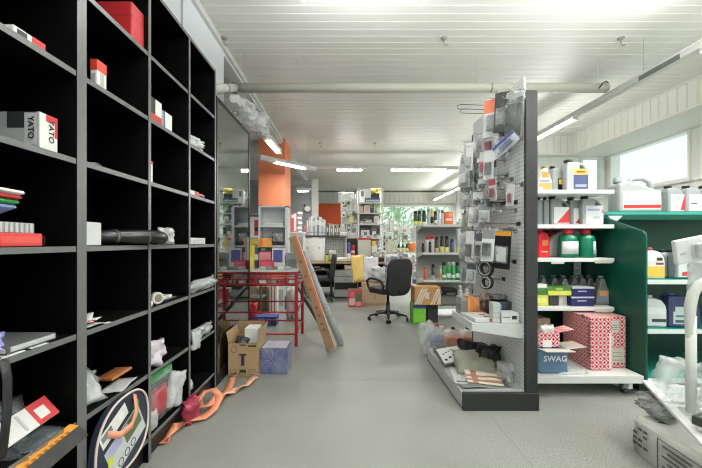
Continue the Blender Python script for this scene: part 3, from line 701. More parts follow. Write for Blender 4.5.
bag('grey_bag', 'pale grey film bag lying on the second lowest shelf of the last black bay', 'bag', (CX - .02, 2.60, z), .36, .085, .06, plastic((170, 174, 172), .1), (0, 0, R(88)), 77, .45)
bag('white_packet', 'white crumpled packet hanging over the shelf edge of the last black bay', 'packet', (CX + .004, 2.46, z - .05), .12, .13, .03, M((190, 192, 190), .4), (0, R(6), R(88)), 78, .45)
z = ZS[0]
bag('white_packet', 'blue and white packet in the bottom cell of the last black bay', 'packet', (CX - .05, 2.45, z), .14, .15, .03, M((206, 210, 220), .4), (R(-24), 0, R(78)), 79, .4)

# ================================================================ GLASS CABINET
t = thing('glass_cabinet', 'tall dark glass fronted cabinet at the end of the black shelves', 'cabinet', (CX, 2.872, 0))
L = 1.0; H = 2.42
FR = M((24, 25, 26), .4)
m = MB()
for y_ in (0, L - .022): m.box((-.022, y_, 0), (0, y_ + .022, H)); m.box((-.30, y_, 0), (-.278, y_ + .022, H))
m.box((-.022, .022, 0), (0, L - .022, .10)).box((-.022, .022, H - .022), (0, L - .022, H)).box((-.278, .022, .0), (-.27, L - .022, H)).box((-.278, 0, H - .012), (-.022, L, H)).box((-.278, .0, .08), (-.022, L, .1)).box((-.278, .002, 0), (-.022, .008, H))
m.build('frame', FR, t)
MB().box((-.278, L - .012, .1), (-.022, L - .006, H - .02)).build('side_pane', glass_mat(.25, (.55, .58, .58)), t)
d = MB().box((-.012, .022, .1), (-.006, L - .022, H - .022)).build('door', glass_mat(.38, (.50, .53, .53)), t)
MB().box((-.006, L - .09, 1.0), (.014, L - .075, 1.25)).build('handle', M((150, 152, 152), .3, .8), d)
for z in (.5, .9, 1.2, 1.55, 1.95): MB().box((-.268, .024, z), (-.05, L - .024, z + .008)).build('shelf', M((92, 96, 96), .3), t)
RN = random.Random(8)
for z, nm in ((.908, 'second'), (1.208, 'third'), (1.558, 'fourth'), (.508, 'lowest'), (.1, 'bottom')):
    y_ = 2.95
    while y_ < 3.78:
        w_ = RN.uniform(.07, .16); h_ = RN.uniform(.06, .16)
        cm = RN.choice((LGREY, GREY, PAPER, M((150, 140, 128), .6), DARK))
        carton('stock_box', 'small carton behind the dark glass on the %s cabinet shelf' % nm, 'box', (CX - .17, y_ + w_ / 2, z), .1, w_, h_, cm, [('r', .1, .2, .9, .7, RN.choice((PAPER, GREY, LGREY)))], group='cartons on the %s shelf of the glass cabinet' % nm)
        y_ += w_ + RN.uniform(.02, .06)
# ================================================================ FLOOR BESIDE THE GLASS CABINET
g = carton('cardboard_box', 'open brown cardboard box on the floor at the foot of the glass cabinet', 'box', (-.905, 3.22, 0), .26, .32, .30, KRAFT, [('f', .06, .06, .26, .22, DARK), ('f', .075, .075, .245, .21, KRAFT), ('f', .38, .06, .60, .22, DARK), ('f', .40, .075, .58, .13, KRAFT), ('f', .70, .06, .92, .22, DARK), ('f', .715, .075, .905, .21, KRAFT), ('f', .44, .34, .55, .66, M((40, 44, 90), .6)), ('f', .36, .64, .62, .69, DARK), ('f', .4, .93, .6, .96, DARK), ('f', .68, .9, .95, .94, DARK)], flaps=True)

m = MB(); m.m = face_m('f', .26, .32, .30); m.tube([(.05 + .025 * math.cos(a), .245 + .028 * math.sin(a), .001) for a in [k * math.pi / 9 for k in range(18)]], .002, 5, 0, True); m.build('ring_mark', DARK, g)
m = MB(); m.at((0, .158, .298), (R(14), 0, 0)).box((-.128, 0, 0), (.128, .004, .14)); m.at((.127, 0, .298), (0, R(10), 0)).box((0, -.155, 0), (.004, .155, .13)); m.at((-.127, 0, .298), (0, R(-12), 0)).box((-.004, -.155, 0), (0, .155, .10)); m.at((0, -.16, .298), (R(165), 0, 0)).box((-.128, 0, 0), (.128, .004, .0))
m.build('flap', KRAFT, g)
carton('white_box', 'white box standing up inside the open brown cardboard box', 'box', (-.86, 3.24, .006), .12, .16, .40, PAPER, [('f', .1, .1, .9, .5, LGREY)])
bag('dark_film', 'dark film packets between the white box and the flap of the cardboard box', 'packet', (-.93, 3.17, .16), .13, .17, .09, M((60, 62, 66), .3), seed=83, amp=.5)
g = carton('blue_box', 'blue box wrapped in clear film on the floor beside the brown cardboard box', 'box', (-.645, 3.25, 0), .245, .24, .235, M((56, 64, 122), .5), [('f', .06, .1, .94, .92, M((64, 72, 136), .5)), ('t', .05, .05, .95, .95, M((190, 192, 204), .5)), ('r', .1, .1, .9, .9, M((120, 124, 150), .5))])
m = MB()
rn = random.Random(3)
for i in range(16):
    a = rn.uniform(0, 6.28); r0 = rn.uniform(.0, .04); r1 = rn.uniform(.08, .125)
    m.tube([(-.01 + r0 * math.cos(a), -.1235, .12 + r0 * math.sin(a)), (-.01 + r1 * math.cos(a + .2), -.1235, .12 + r1 * .9 * math.sin(a + .2))], .0012, 4)
m.box((-.1245, -.1225, .0), (.1245, .1225, .237), 1)
m.build('film', [M((190, 194, 214), .25), plastic((220, 224, 236), .82, .1)], g)
def FP(px, py, h=.0): Y = FY(py); return (PX(px, Y), Y, h)
S = [FP(163, 446, .004), FP(167, 440, .004), FP(175, 431, .02), FP(188, 425, .008), FP(204, 420, .01), FP(214, 414, .025), FP(220, 406, .06), FP(214, 402, .085), FP(204, 403, .07), FP(198, 408, .05), FP(200, 413, .03), FP(208, 413, .04), FP(216, 407, .05), FP(222, 401, .03), FP(228, 392, .01), FP(232, 383, .012), FP(233, 380, .02)]
S2 = [FP(218, 403, .05), FP(224, 399, .03), FP(233, 394, .012), FP(240, 391, .025), FP(246, 388, .012), FP(252, 383, .02), FP(256, 379.5, .02)]
def sides(P, seed):
    out = []
    for i in range(len(P)):
        d = Vector(P[min(i + 1, len(P) - 1)]) - Vector(P[max(i - 1, 0)]); s = Vector((d.y, -d.x, 0)).normalized()
        tw = noise.noise(Vector((i * .8, seed, 0))) * 1.5; s = s * math.cos(tw) + Vector((0, 0, 1)) * math.sin(tw); out.append(tuple(s))
    return out
t = thing('ratchet_strap', 'orange ratchet strap twisted along the floor from the cardboard box to the black shelves', 'strap', (0, 0, .008))
MB().ribbon(S, .056, .003, side=sides(S, 1)).build('webbing', M((236, 152, 114), .6, bump=.1), t)
MB().ribbon(S2, .048, .003, side=sides(S2, 4)).build('webbing', M((238, 180, 146), .6, bump=.1), t)
for q in (S[-1], S2[-1]): MB().at((q[0], q[1] + .02, .02)).tube([(-.02, 0, 0), (-.02, .03, .01), (.02, .03, .01), (.02, 0, 0)], .005, 6, closed=True).build('hook', CHROME, t)

# ================================================================ RED TABLE AND WHAT STANDS ON IT
TX0, TX1, TY0, TY1, TZ = -1.38, -.54, 3.95, 4.55, .875
RM = M((158, 22, 36), .4)
t = thing('red_table', 'red tubular steel table with a pale top and wire sides beside the glass cabinet', 'table', ((TX0 + TX1) / 2, (TY0 + TY1) / 2, 0))
hx = (TX1 - TX0) / 2; hy = (TY1 - TY0) / 2
for sx in (-1, 1):
    for sy in (-1, 1):
        MB().cbox((sx * (hx - .02), sy * (hy - .02), TZ / 2 - .01), (.035, .035, TZ - .02)).build('leg', RM, t, bevel=.004)
m = MB()
for z in (.39, .14):
    for sy in (-1, 1): m.tube([(-hx + .02, sy * (hy - .02), z + (.03 if sy > 0 else 0)), (hx - .02, sy * (hy - .02), z + (.03 if sy > 0 else 0))], .011, 8)
    for sx in (-1, 1): m.tube([(sx * (hx - .02), -hy + .02, z), (sx * (hx - .02), hy - .02, z + .03)], .011, 8)
m.build('stretcher', RM, t)
m = MB()
for z in (TZ - .025, TZ - .075, TZ - .105, TZ - .165):
    r = .016 if z in (TZ - .025, TZ - .165) else .006
    for sy in (-1, 1): m.tube([(-hx + .02, sy * (hy - .015), z), (hx - .02, sy * (hy - .015), z)], r, 8)
    for sx in (-1, 1): m.tube([(sx * (hx - .015), -hy + .02, z), (sx * (hx - .015), hy - .02, z)], r, 8)
for i in range(1, 5):
    m.tube([(-hx + .875 * i / 5, -hy + .012, TZ - .165), (-hx + .875 * i / 5, -hy + .012, TZ - .03)], .006, 6)
m.build('wire_side', RM, t)
MB().box((-hx, -hy, TZ - .02), (hx, hy, TZ)).build('top', M((206, 206, 200), .45), t, bevel=.004)
MB().box((-hx + .03, -hy + .03, TZ - .17), (hx - .03, hy - .03, TZ - .16)).build('tray', M((190, 190, 184), .5), t)
rn = random.Random(11)
for i in range(7):
    c = rn.choice((PAPER, LGREY, M((200, 170, 150), .5)))
    carton('small_carton', 'small pale carton lying in the wire tray under the red table top', 'box', (-1.30 + i * .115, TY0 + .10, TZ - .16), .085, .1, .05, c, [('f', .1, .2, .9, .8, rn.choice((PAPER, LGREY, RED)))], group='cartons in the red table tray')
TB = []
def tb(name, label, cat, px0, px1, py0, Y, d, body, prints=(), z=TZ, **k):
    x0, x1 = PX(px0, Y), PX(px1, Y); h = PZ(py0, Y) - z
    return carton(name, label, cat, ((x0 + x1) / 2, Y + d / 2, z), x1 - x0, d, h, body, prints, **k)
tb('yellow_tube_box', 'tall yellow carton at the left end of the red table top', 'box', 249, 253.5, 245, 4.1, .06, M((226, 206, 84), .5), [('f', .1, .1, .9, .5, M((240, 226, 130), .5))])
tb('pink_box', 'pink and red carton standing on the red table', 'box', 259, 271, 252, 4.2, .1, M((214, 110, 120), .5), [('f', .05, .55, .95, .95, M((226, 150, 156), .5)), ('f', .1, .1, .5, .4, RED)])
tb('red_pack', 'flat red pack lying in front of the pink carton on the red table', 'pack', 260, 272, 260.5, 4.02, .12, M((204, 60, 84), .5), [('f', .1, .2, .9, .8, M((220, 100, 116), .5))])
tb('blue_print_box', 'white carton with a blue printed front at the right of the pink carton', 'box', 272, 284.5, 248, 4.2, .1, PAPER, [('f', .1, .3, .85, .9, M((84, 90, 160), .5))])
tb('grey_bin', 'small grey box at the right end of the red table', 'box', 287, 297, 253, 4.25, .12, M((160, 164, 164), .5), [('f', .1, .1, .9, .6, M((130, 134, 136), .5))])
tb('dark_bottle_box', 'dark blue and white carton beside the tall yellow carton', 'box', 254.5, 258.5, 248, 4.25, .06, M((70, 76, 104), .5), [('f', .0, .4, 1, .7, PAPER)])
bag('grey_film_pack', 'grey film packet lying at the front of the red table top', 'packet', (PX(276, 4.05), 4.05, TZ), .15, .07, .03, M((120, 124, 120), .35), (R(-70), 0, 0), 91, .4)
for i, (px, l) in enumerate(((256, 'white leaflet at the front left of the red table top'), (284, 'white leaflet near the middle right of the red table top'), (292, 'pale leaflet at the right front corner of the red table top'))):
    slip('leaflet', l, 'leaflet', (PX(px, 4.04), 4.05, TZ), .13, .1, PAPER, (0, 0, R(20 * i - 15)), 95 + i, .015, .002)
# small white open cupboard at the back of the table
t = thing('white_cupboard', 'small white open cupboard standing at the back of the red table', 'cupboard', (-.905, 4.435, TZ + .001))
w_, d_, H = .37, .2, .78
m = MB().box((-w_ / 2, -d_ / 2, 0), (-w_ / 2 + .02, d_ / 2, H)).box((w_ / 2 - .035, -d_ / 2, 0), (w_ / 2, d_ / 2, H)).box((-w_ / 2, -d_ / 2, H - .02), (w_ / 2, d_ / 2, H)).box((-w_ / 2, d_ / 2 - .01, 0), (w_ / 2, d_ / 2, H)).build('carcass', M((210, 212, 214), .45), t, bevel=.002)
CZ = (.28, .53)
for z in CZ + (.02,): MB().box((-w_ / 2 + .02, -d_ / 2, z - .02), (w_ / 2 - .035, d_ / 2 - .01, z)).build('shelf', M((210, 212, 214), .45), t)
carton('white_flat_box', 'flat white box on the upper shelf of the small white cupboard', 'box', (-.90, 4.43, TZ + CZ[1]), .22, .12, .035, PAPER, [('f', .05, .2, .95, .4, LGREY)], rz=.06)
bag('grey_packet', 'black and white packet on the middle shelf of the small white cupboard', 'packet', (-.86, 4.41, TZ + CZ[0]), .15, .17, .07, M((150, 152, 154), .4), seed=101, amp=.4, fill=(DARK, .8))
bag('dark_packet', 'dark packet at the foot of the black and white packet in the cupboard', 'packet', (-.87, 4.37, TZ + CZ[0]), .17, .05, .04, DARK, seed=102, amp=.3)
carton('grey_carton', 'pale grey carton left of the black and white packet in the cupboard', 'box', (-1.02, 4.43, TZ + CZ[0]), .08, .1, .11, M((150, 150, 148), .5), [('f', .1, .1, .9, .4, DARK)])
t = thing('metal_rack', 'dark grey metal rack behind the glass cabinet, left of the white cupboard', 'rack', (-1.66, 5.75, 0))
for sx in (-.3, .3):
    for sy in (-.18, .18): MB().cbox((sx, sy, .9), (.03, .03, 1.8)).build('post', M((104, 108, 108), .5), t)
for z in (.3, .70, 1.02, 1.27, 1.66): MB().box((-.31, -.19, z - .02), (.31, .19, z)).build('shelf', M((140, 143, 142), .5), t)
def rk(nm, l, c, px0, px1, py0, z, Y, b, pr=(), d=.15): x0, x1 = PX(px0, Y), PX(px1, Y); return carton(nm, l, c, ((x0 + x1) / 2, Y + d / 2, z), x1 - x0, d, PZ(py0, Y) - z, b, pr)
rk('red_white_carton', 'white carton with a red end on the upper shelf of the dark metal rack', 'box', 250, 259.5, 217, 1.27, 5.6, PAPER, [('f', .45, .1, 1, .85, M((190, 70, 66), .5)), ('f', .5, .3, .9, .5, DARK)])
rk('dark_red_pack', 'small dark red pack behind the white carton on the dark metal rack', 'pack', 257, 260, 213, 1.27, 5.8, M((130, 40, 44), .5), d=.1)
bag('black_bag', 'shiny black bag with red print on the dark metal rack', 'bag', (PX(256.5, 5.6), 5.65, 1.02), .2, .19, .12, M((40, 40, 42), .3), seed=105, amp=.4, fill=(M((150, 60, 60), .4), .5))
tb('dark_box', 'flat dark box lying on the pink and red carton under the orange one', 'box', 260, 271, 247.5, 4.21, .1, DARK, [('f', .1, .2, .5, .8, GREY)], z=PZ(252, 4.2) + .002)
rk('orange_box', 'orange carton on top of the flat dark box on the red table', 'box', 259, 270.5, 238.5, PZ(247.5, 4.21) + .002, 4.22, M((244, 166, 86), .5), [('f', .05, .1, .3, .9, M((232, 120, 56), .5))], d=.1)
rk('yellow_box', 'yellow and green carton left of the orange carton', 'box', 250, 259, 239, 1.02, 5.52, M((232, 214, 96), .5), [('f', .1, .35, .8, .65, M((140, 160, 70), .5))], d=.1)
rk('blue_white_pack', 'blue and white pack on the dark metal rack below the yellow and green carton', 'pack', 254, 262, 247, .75, 5.55, M((150, 156, 190), .5), [('f', .1, .3, .5, .8, M((70, 80, 150), .5)), ('f', .6, 0, 1, .6, DARK)])
# goods under and beyond the red table
def fl(nm, l, c, px0, px1, py0, py1, d, b, pr=(), **k):
    Y = FY(py1); x0, x1 = PX(px0, Y), PX(px1, Y); return carton(nm, l, c, ((x0 + x1) / 2, Y + d / 2, 0), x1 - x0, d, PZ(py0, Y), b, pr, **k)
fl('tan_carton', 'tall tan carton on the floor behind the red table legs at the left', 'box', 250, 257, 284, 311, .2, M((200, 180, 146), .6), [('f', .1, .2, .9, .5, M((184, 162, 126), .6))])
fl('brown_carton', 'small brown carton on the floor seen under the red table', 'box', 258.5, 269, 287, 311.5, .2, M((170, 136, 90), .6), [('f', .2, .1, .8, .8, M((190, 156, 110), .6))])
fl('white_bundle', 'white and grey banded pack on the floor right of the small brown carton', 'pack', 269.5, 277, 283, 315, .15, PAPER, [('f', .2, .05, .35, .95, GREY), ('f', .6, .05, .7, .95, RED)])
fl('white_speaker_box', 'white carton with a black panel on the floor behind the red table', 'box', 277.5, 289, 284, 312, .25, M((222, 224, 222), .5), [('f', .62, .1, .92, .55, DARK), ('f', .1, .2, .5, .8, LGREY)])
bag('red_bag', 'bright red bag on the floor behind the left leg of the red table', 'bag', (PX(252.5, 5.0), 5.0, 0), .14, .32, .12, M((214, 50, 50), .4), seed=107, amp=.3)
fl('blue_pack', 'blue and black pack lying on the floor under the red table', 'pack', 252, 276, 317, 326, .2, M((66, 90, 160), .5), [('f', .78, .1, 1, .9, DARK), ('f', .2, .2, .5, .8, M((150, 170, 210), .5))])
bag('pink_wrap', 'pale wrap tucked behind the right legs of the red table', 'wrap', (PX(293, 5.3), 5.3, 0), .22, .5, .14, M((206, 196, 190), .4), seed=109, amp=.4)
t = thing('black_tube', 'dark tube leaning from under the red table to the floor behind the long carton', 'tube', (-.60, 5.0, 0))
a = Vector((PX(322, 4.75) + .6, -.25, .02)); b = Vector((PX(297, 5.1) + .6, .1, PZ(285, 5.1)))
MB().tube([tuple(a), tuple(b)], .028, 10).build('tube', M((58, 56, 54), .45), t); MB().tube([tuple(a + (b - a) * .0), tuple(a + (b - a) * .03)], .032, 10).build('end_cap', DARK, t)
# long carton and wrapped tube leaning on the table
def lean(name, label, cat, p0, p1, w, d, body, edge=None, tube=False):
    a = Vector(p0); b = Vector(p1); L = (b - a).length
    t = thing(name, label, cat, tuple(a)); q = (b - a).normalized(); yv = Vector((0, 1, 0)); yv = (yv - q * yv.dot(q)).normalized(); xv = yv.cross(q)
    t.rotation_euler = Matrix((xv, yv, q)).transposed().to_euler()
    if tube:
        MB().tube([(0, 0, 0), (0, 0, L)], w / 2, 14).build('tube', body, t)
        MB().tube([(0, 0, k * L / 12) for k in range(13)], [w / 2 + .006 + .006 * (k % 2) for k in range(13)], 12).build('wrapping_film', plastic((225, 230, 230), .72), t)
    else:
        MB().box((-w / 2, -d / 2, 0), (w / 2, d / 2, L)).build('body', body, t, bevel=.004)
        m = MB().box((w / 2 - .0005, -d / 2 + .002, .0), (w / 2 + .0012, d / 2 - .002, L - .002), 0).box((w / 2 - .022, -d / 2 - .0012, L * .28), (w / 2 - .001, -d / 2 + .001, L - .002), 1)
        for v in (.15, .2, .27, .34, .5, .62, .75): m.box((-.02, -d / 2 - .001, v * L), (.012, -d / 2 + .001, v * L + .03), 2)
        m.box((-w / 2 + .01, -d / 2 - .001, L * .42), (-w / 2 + .02, -d / 2 + .001, L * .60), 2)
        m.build('printed_panel', [M((226, 186, 150), .5), M((216, 112, 66), .5), M((122, 84, 56), .6)], t)
    return t
lean('long_carton', 'long narrow brown carton with an orange edge leaning against the red table', 'box', (PX(331, 3.80), 3.80, .02), (PX(293, 4.1), 4.1, PZ(237, 4.1)), .098, .05, M((148, 116, 86), .65))
lean('wrapped_tube', 'silvery film wrapped tube leaning right behind the long brown carton', 'tube', (PX(341, 4.02), 4.02, .0), (PX(303, 4.25), 4.25, PZ(252, 4.25)), .072, .07, M((150, 154, 154), .3, .3, var=.55, scale=45, bump=.5), tube=True)

# ================================================================ DESK AND THE COUNTER BEHIND IT
DZ = .765
t = thing('desk', 'long dark desk with a wood edge under the counter shelf at the back', 'desk', (.08, 7.85, 0))
MB().box((-.85, -.5, DZ - .035), (.85, .46, DZ)).build('top', M((150, 122, 82), .5), t, bevel=.003)
for x in (-.83, -.40, .81): MB().box((x, -.45, 0), (x + .03, .45, DZ - .035)).build('side_panel', M((60, 60, 60), .5), t)
MB().box((-.8, .42, .12), (.82, .44, DZ - .035)).build('back_panel', M((40, 41, 42), .5), t)
each('keyboard_shelf', M((74, 76, 76), .45), t, ((-.8, -.40, .60), (-.40, .1, .62)), ((-.8, -.3, .40), (-.40, .3, .42)))
t = thing('drawer_unit', 'grey drawer unit with round knobs under the desk', 'drawers', (PX(346, 7.4), 7.585, 0))
DG = M((176, 180, 180), .45)
MB().box((-.26, -.22, .02), (.26, .22, .60)).build('body', M((116, 119, 118), .5), t, bevel=.004)
for z0, z1 in ((.465, .59), (.335, .455)):
    d = MB().box((-.25, -.236, z0), (.25, -.22, z1)).build('drawer', DG, t, bevel=.004)
    MB().lathe([(.016, 0), (.02, .012), (.012, .022)], 12).build('knob', CHROME, d, (0, -.236, (z0 + z1) / 2), (R(90), 0, 0))
MB().box((-.235, -.224, .19), (.235, -.216, .325)).build('niche_shade_panel', M((24, 25, 25), .6), t)  # flat dark slab, its colour stands in for the shade of a recess
MB().box((-.25, -.236, .03), (.25, -.22, .175)).build('drawer', DG, t, bevel=.004)
carton('niche_papers', 'pale papers lying at the foot of the painted dark niche in the drawer unit', 'papers', (PX(347, 7.4), 7.385, .19), .3, .03, .03, M((180, 182, 178), .6), [('f', 0, .4, 1, .5, GREY)])
def dk(nm, l, c, px0, px1, py0, Y, d, b, pr=(), z=DZ, **k):
    x0, x1 = PX(px0, Y), PX(px1, Y); return carton(nm, l, c, ((x0 + x1) / 2, Y + d / 2, z), x1 - x0, d, max(.01, PZ(py0, Y) - z), b, pr, **k)
g = dk('white_wall_cabinet', 'white cabinet with two small knobs standing on the left of the desk', 'cabinet', 302, 325, 238.5, 7.9, .4, M((222, 224, 222), .45))
w_ = PX(325, 7.9) - PX(302, 7.9)
for sx in (-.27, .27):
    d = MB().box((sx * w_ * .9 - w_ * .24, -.212, .01), (sx * w_ * .9 + w_ * .24, -.198, .38)).build('door', M((226, 228, 226), .45), g, bevel=.003)
    MB().lathe([(.012, 0), (.016, .014), (.008, .02)], 10).build('knob', GREY, d, (sx * .5, -.212, .30), (R(90), 0, 0))
carton('keyboard', 'black keyboard on the pull out shelf under the desk', 'keyboard', (PX(316.5, 7.5), 7.62, .62), .36, .16, .025, M((30, 31, 32), .5), [('t', .04, .1, .96, .9, M((54, 56, 56), .5))])
carton('small_white_note', 'white sticker box on the pull out shelf beside the keyboard', 'box', (PX(317, 7.5), 7.5, .62), .12, .06, .05, PAPER, [('f', .1, .2, .9, .8, M((222, 218, 190), .5))])
carton('shelf_papers', 'stack of pale papers on the lower shelf under the desk', 'papers', (PX(317, 7.6), 7.72, .42), .28, .22, .03, M((170, 172, 170), .6), [('f', 0, .4, 1, .5, GREY)])
# counter shelf above the desk, on the cabinet and a perforated end panel
sz = PZ(235.4, 7.9)
t = thing('counter_shelf', 'dark long shelf above the desk carrying binders and books', 'shelf', (PX(323, 8.05), 8.1, 0))
hw = (PX(347, 8.05) - PX(299.5, 8.05)) / 2
MB().box((-hw, -.2, sz - .03), (hw, .2, sz)).build('board', M((128, 132, 130), .45), t)
MB().box((-hw, -.205, sz - .045), (hw, -.2, sz)).build('front_edge', M((60, 62, 62), .5), t)
MB().box((.06, .1, DZ), (hw, .13, sz - .03)).build('perforated_panel', perf_mat((186, 188, 180), .04, .2), t)
MB().box((hw - .03, -.15, DZ), (hw, .1, sz - .03)).build('side_panel', M((190, 192, 186), .5), t)
RN = random.Random(5)
cols = [(200, 206, 208), (176, 186, 190), (214, 218, 216), (150, 160, 164), (196, 204, 208), (120, 128, 132), (206, 212, 212), (170, 180, 184), (190, 198, 200)]
names = ('first', 'second', 'third', 'fourth', 'fifth', 'sixth', 'seventh', 'eighth', 'ninth')
for i in range(9):
    px = 307 + i * 2.05; x = PX(px, 8.0); h = (.36, .42, .45, .40, .46, .43, .47, .40, .36)[i] * (.9 + .12 * RN.random())
    g = carton('ring_binder', '%s grey white ring binder from the left on the counter shelf' % names[i], 'binder', (x + .02, 8.06, sz), .043, .22, h, M(cols[i], .5), [('f', .15, .55, .85, .8, PAPER), ('f', .3, .12, .7, .2, DARK)], group='ring binders on the counter shelf', rot=(0, R((-.6, .2, -.4, 0, .3, .5, .3, 0, -.4)[i]), 0), pname='spine_label')
bcols = [(70, 74, 72), (180, 180, 166), (120, 124, 118), (206, 204, 190), (90, 96, 86), (150, 152, 140), (52, 56, 54), (188, 186, 176)]
for i in range(8):
    px = 327 + i * 1.95; x = PX(px, 8.0); h = .22 + .06 * RN.random()
    carton('catalogue', '%s book of the row below the orange wall panel, on the counter shelf' % names[i], 'book', (x + .015, 8.05, sz), .038, .2, h, M(bcols[i], .55), [('f', .2, .3, .8, .7, M((214, 212, 200), .6))], group='books under the orange panel', pname='spine_label')
bag('white_bag', 'white plastic bag hanging at the right end of the counter shelf', 'bag', (PX(343, 7.82), 7.82, sz - .03), .16, .1, .08, M((222, 222, 218), .4), seed=111, amp=.4)
bag('red_pack', 'little red and white pack at the left end of the counter shelf', 'pack', (PX(305, 7.95), 7.95, sz), .07, .22, .06, M((196, 120, 128), .5), seed=112, amp=.3)
# narrow white cabinet behind the long carton
t = thing('narrow_cabinet', 'narrow white cabinet right of the orange column, behind the long carton', 'cabinet', (PX(296.5, 7.2), 7.4, 0))
hw = .14; H = PZ(232, 7.2)
MB().box((-hw, -.2, 0), (hw, .2, H - .03)).build('body', M((200, 202, 200), .5), t)
MB().box((-hw - .015, -.22, H - .03), (hw + .015, .2, H)).build('top', M((224, 225, 222), .45), t)
MB().box((-hw + .01, -.21, .5), (hw - .01, -.2, H - .1)).build('door', M((150, 150, 148), .5), t)
t = thing('red_white_display', 'tall red and white carton on the narrow white cabinet beside the column', 'box', (PX(294, 7.3), 7.35, H))
MB().box((-.055, -.06, 0), (.05, .06, .40)).build('body', M((206, 84, 84), .5), t)
MB().box((.0, -.062, .02), (.052, -.058, .39)).box((-.05, -.062, .3), (.0, -.0585, .36)).build('printed_panel', M((230, 220, 216), .5), t)
for i in range(4):
    t2 = thing('paper_roll', 'white paper roll, %s from the bottom of the stack beside the red and white carton' % names[i], 'roll', (PX(299.2, 7.3) + (.01 if i % 2 else 0), 7.35, H + i * .108), group='stacked paper rolls')
    MB().lathe([(.045, 0), (.052, .012), (.052, .095), (.045, .106)], 14).build('roll', PAPER, t2)
    MB().lathe([(.0525, .03), (.053, .045), (.0525, .06)], 14).build('band', M((110, 120, 140), .5), t2)
t = thing('wall_clock', 'small white round device on the grey partition right of the column', 'device', (PX(307.3, 10.95), 10.96, PZ(209, 10.95)))
MB().lathe([(.1, 0), (.1, .03), (.08, .05)], 18).build('body', M((222, 222, 216), .4), t, rot=(R(90), 0, 0)); MB().tube([(-.06, -.02, .05), (-.1, -.02, .14)], .02, 8).build('bracket', DARK, t)
# grid panel with hung packets
t = thing('grid_panel', 'pale wire grid panel with hung packets above the right half of the desk', 'grid panel', (PX(349.5, 8.3), 8.36, 0))
hw = (PX(357.5, 8.3) - PX(341, 8.3)) / 2; z0, z1 = PZ(240, 8.3), PZ(194, 8.3)
m = MB()
for i in range(9): m.tube([(-hw + 2 * hw * i / 8, 0, z0), (-hw + 2 * hw * i / 8, 0, z1)], .004, 6)
for i in range(16): m.tube([(-hw, 0, z0 + (z1 - z0) * i / 15), (hw, 0, z0 + (z1 - z0) * i / 15)], .004, 6)
m.build('wire_grid', METAL_W, t)
for sx in (-1, 1): MB().tube([(sx * hw, 0, DZ + .002), (sx * hw, 0, z1)], .014, 8).build('post', METAL_W, t)
def hung(px0, px1, py0, py1, Y, mt, l, pr=(), nm='hung_packet', grp=None, cat='packet'):
    x0, x1 = PX(px0, Y), PX(px1, Y); z0 = PZ(py1, Y)
    return carton(nm, l, cat, ((x0 + x1) / 2, Y, z0), x1 - x0, .03, PZ(py0, Y) - z0, mt, pr, group=grp)
HP = 8.34
hung(342, 348, 200, 209, HP, M((206, 208, 204), .4), 'white hung packet at the top left of the pale wire grid', [('f', .2, .2, .8, .6, GREY)])
hung(350, 356, 199, 211, HP, M((214, 214, 206), .4), 'white hung packet at the top right of the pale wire grid', [('f', .2, .1, .7, .5, LGREY)])
hung(348.5, 353, 214, 222, HP, M((216, 208, 110), .5), 'yellow hung packet in the middle of the pale wire grid', [('f', .2, .2, .8, .6, M((230, 226, 160), .5))])
hung(343, 347.5, 212, 222, HP, M((166, 170, 168), .4), 'grey hung packet left of the yellow one on the pale wire grid', [('f', .1, .5, .9, .9, PAPER)])
hung(354, 357, 213, 224, HP, M((96, 98, 98), .4), 'dark hung packet right of the yellow one on the pale wire grid', [('f', .1, .1, .9, .4, LGREY)])
hung(342, 346, 224, 234, HP, M((120, 124, 122), .4), 'dark grey hung packet at the lower left of the pale wire grid', [('f', .1, .1, .9, .5, PAPER)])
hung(347, 350, 225, 232, HP, M((210, 212, 208), .4), 'white hung packet at the lower middle of the pale wire grid', [('f', .2, .1, .8, .5, DARK)])
hung(351, 356.5, 225, 236, HP, M((196, 200, 202), .4), 'grey white hung packet at the lower right of the pale wire grid', [('f', .1, .3, .9, .7, GREY)])
bag('clear_bag', 'clear puffed bag hanging on the top rail left of the tall rack', 'bag', (PX(346, 8.3), 8.3, PZ(203, 8.3)), .38, .26, .12, plastic((226, 228, 226), .45), seed=115, amp=.35)
# tall rack of goods
t = thing('tall_rack', 'tall white rack full of parts cartons in the middle of the back', 'rack', (PX(370, 8.5), 8.68, 0))
hw = (PX(382, 8.5) - PX(358.5, 8.5)) / 2; H = PZ(203, 8.5)
for sx in (-1, 1):
    for sy in (-.35, .16): MB().cbox((sx * hw, sy, (H + .35) / 2), (.04, .038, H + .35)).build('post', METAL_W, t)
RZ = [PZ(py, 8.5) for py in (203, 213.3, 224.2, 238)] + [.45]
for z in RZ + [RZ[3] - .26]: MB().box((-hw, -.33, z - .025), (hw, .2, z)).build('shelf', M((206, 207, 203), .45), t)
MB().box((-hw, .18, .3), (hw, .19, H)).build('back_panel', M((160, 160, 152), .5), t)
def rr(nm, l, c, px0, px1, py0, k, mt, pr=(), Y=8.5, d=.2, **kw): return dk(nm, l, c, px0, px1, py0, Y, d, mt, pr, z=RZ[k], **kw)
rr('dark_blue_case', 'flat dark blue case on top of the tall rack', 'case', 365, 380, 198, 0, M((64, 74, 98), .5), [('f', .05, .3, .95, .6, M((150, 156, 170), .5))], d=.3)
rr('white_carton', 'white carton at the left on top of the tall rack', 'box', 360, 364.7, 190, 0, PAPER, [('f', .2, .5, .8, .9, M((110, 112, 112), .5))])
dk('black_case', 'small black case on the flat dark blue case on top of the tall rack', 'case', 371.5, 379.5, 194, 8.55, .2, M((38, 40, 42), .5), z=PZ(198, 8.5))
dk('clear_tub', 'clear plastic tub on the flat dark blue case', 'tub', 364.8, 371, 189, 8.55, .2, M((206, 208, 204), .3), z=PZ(198, 8.5))
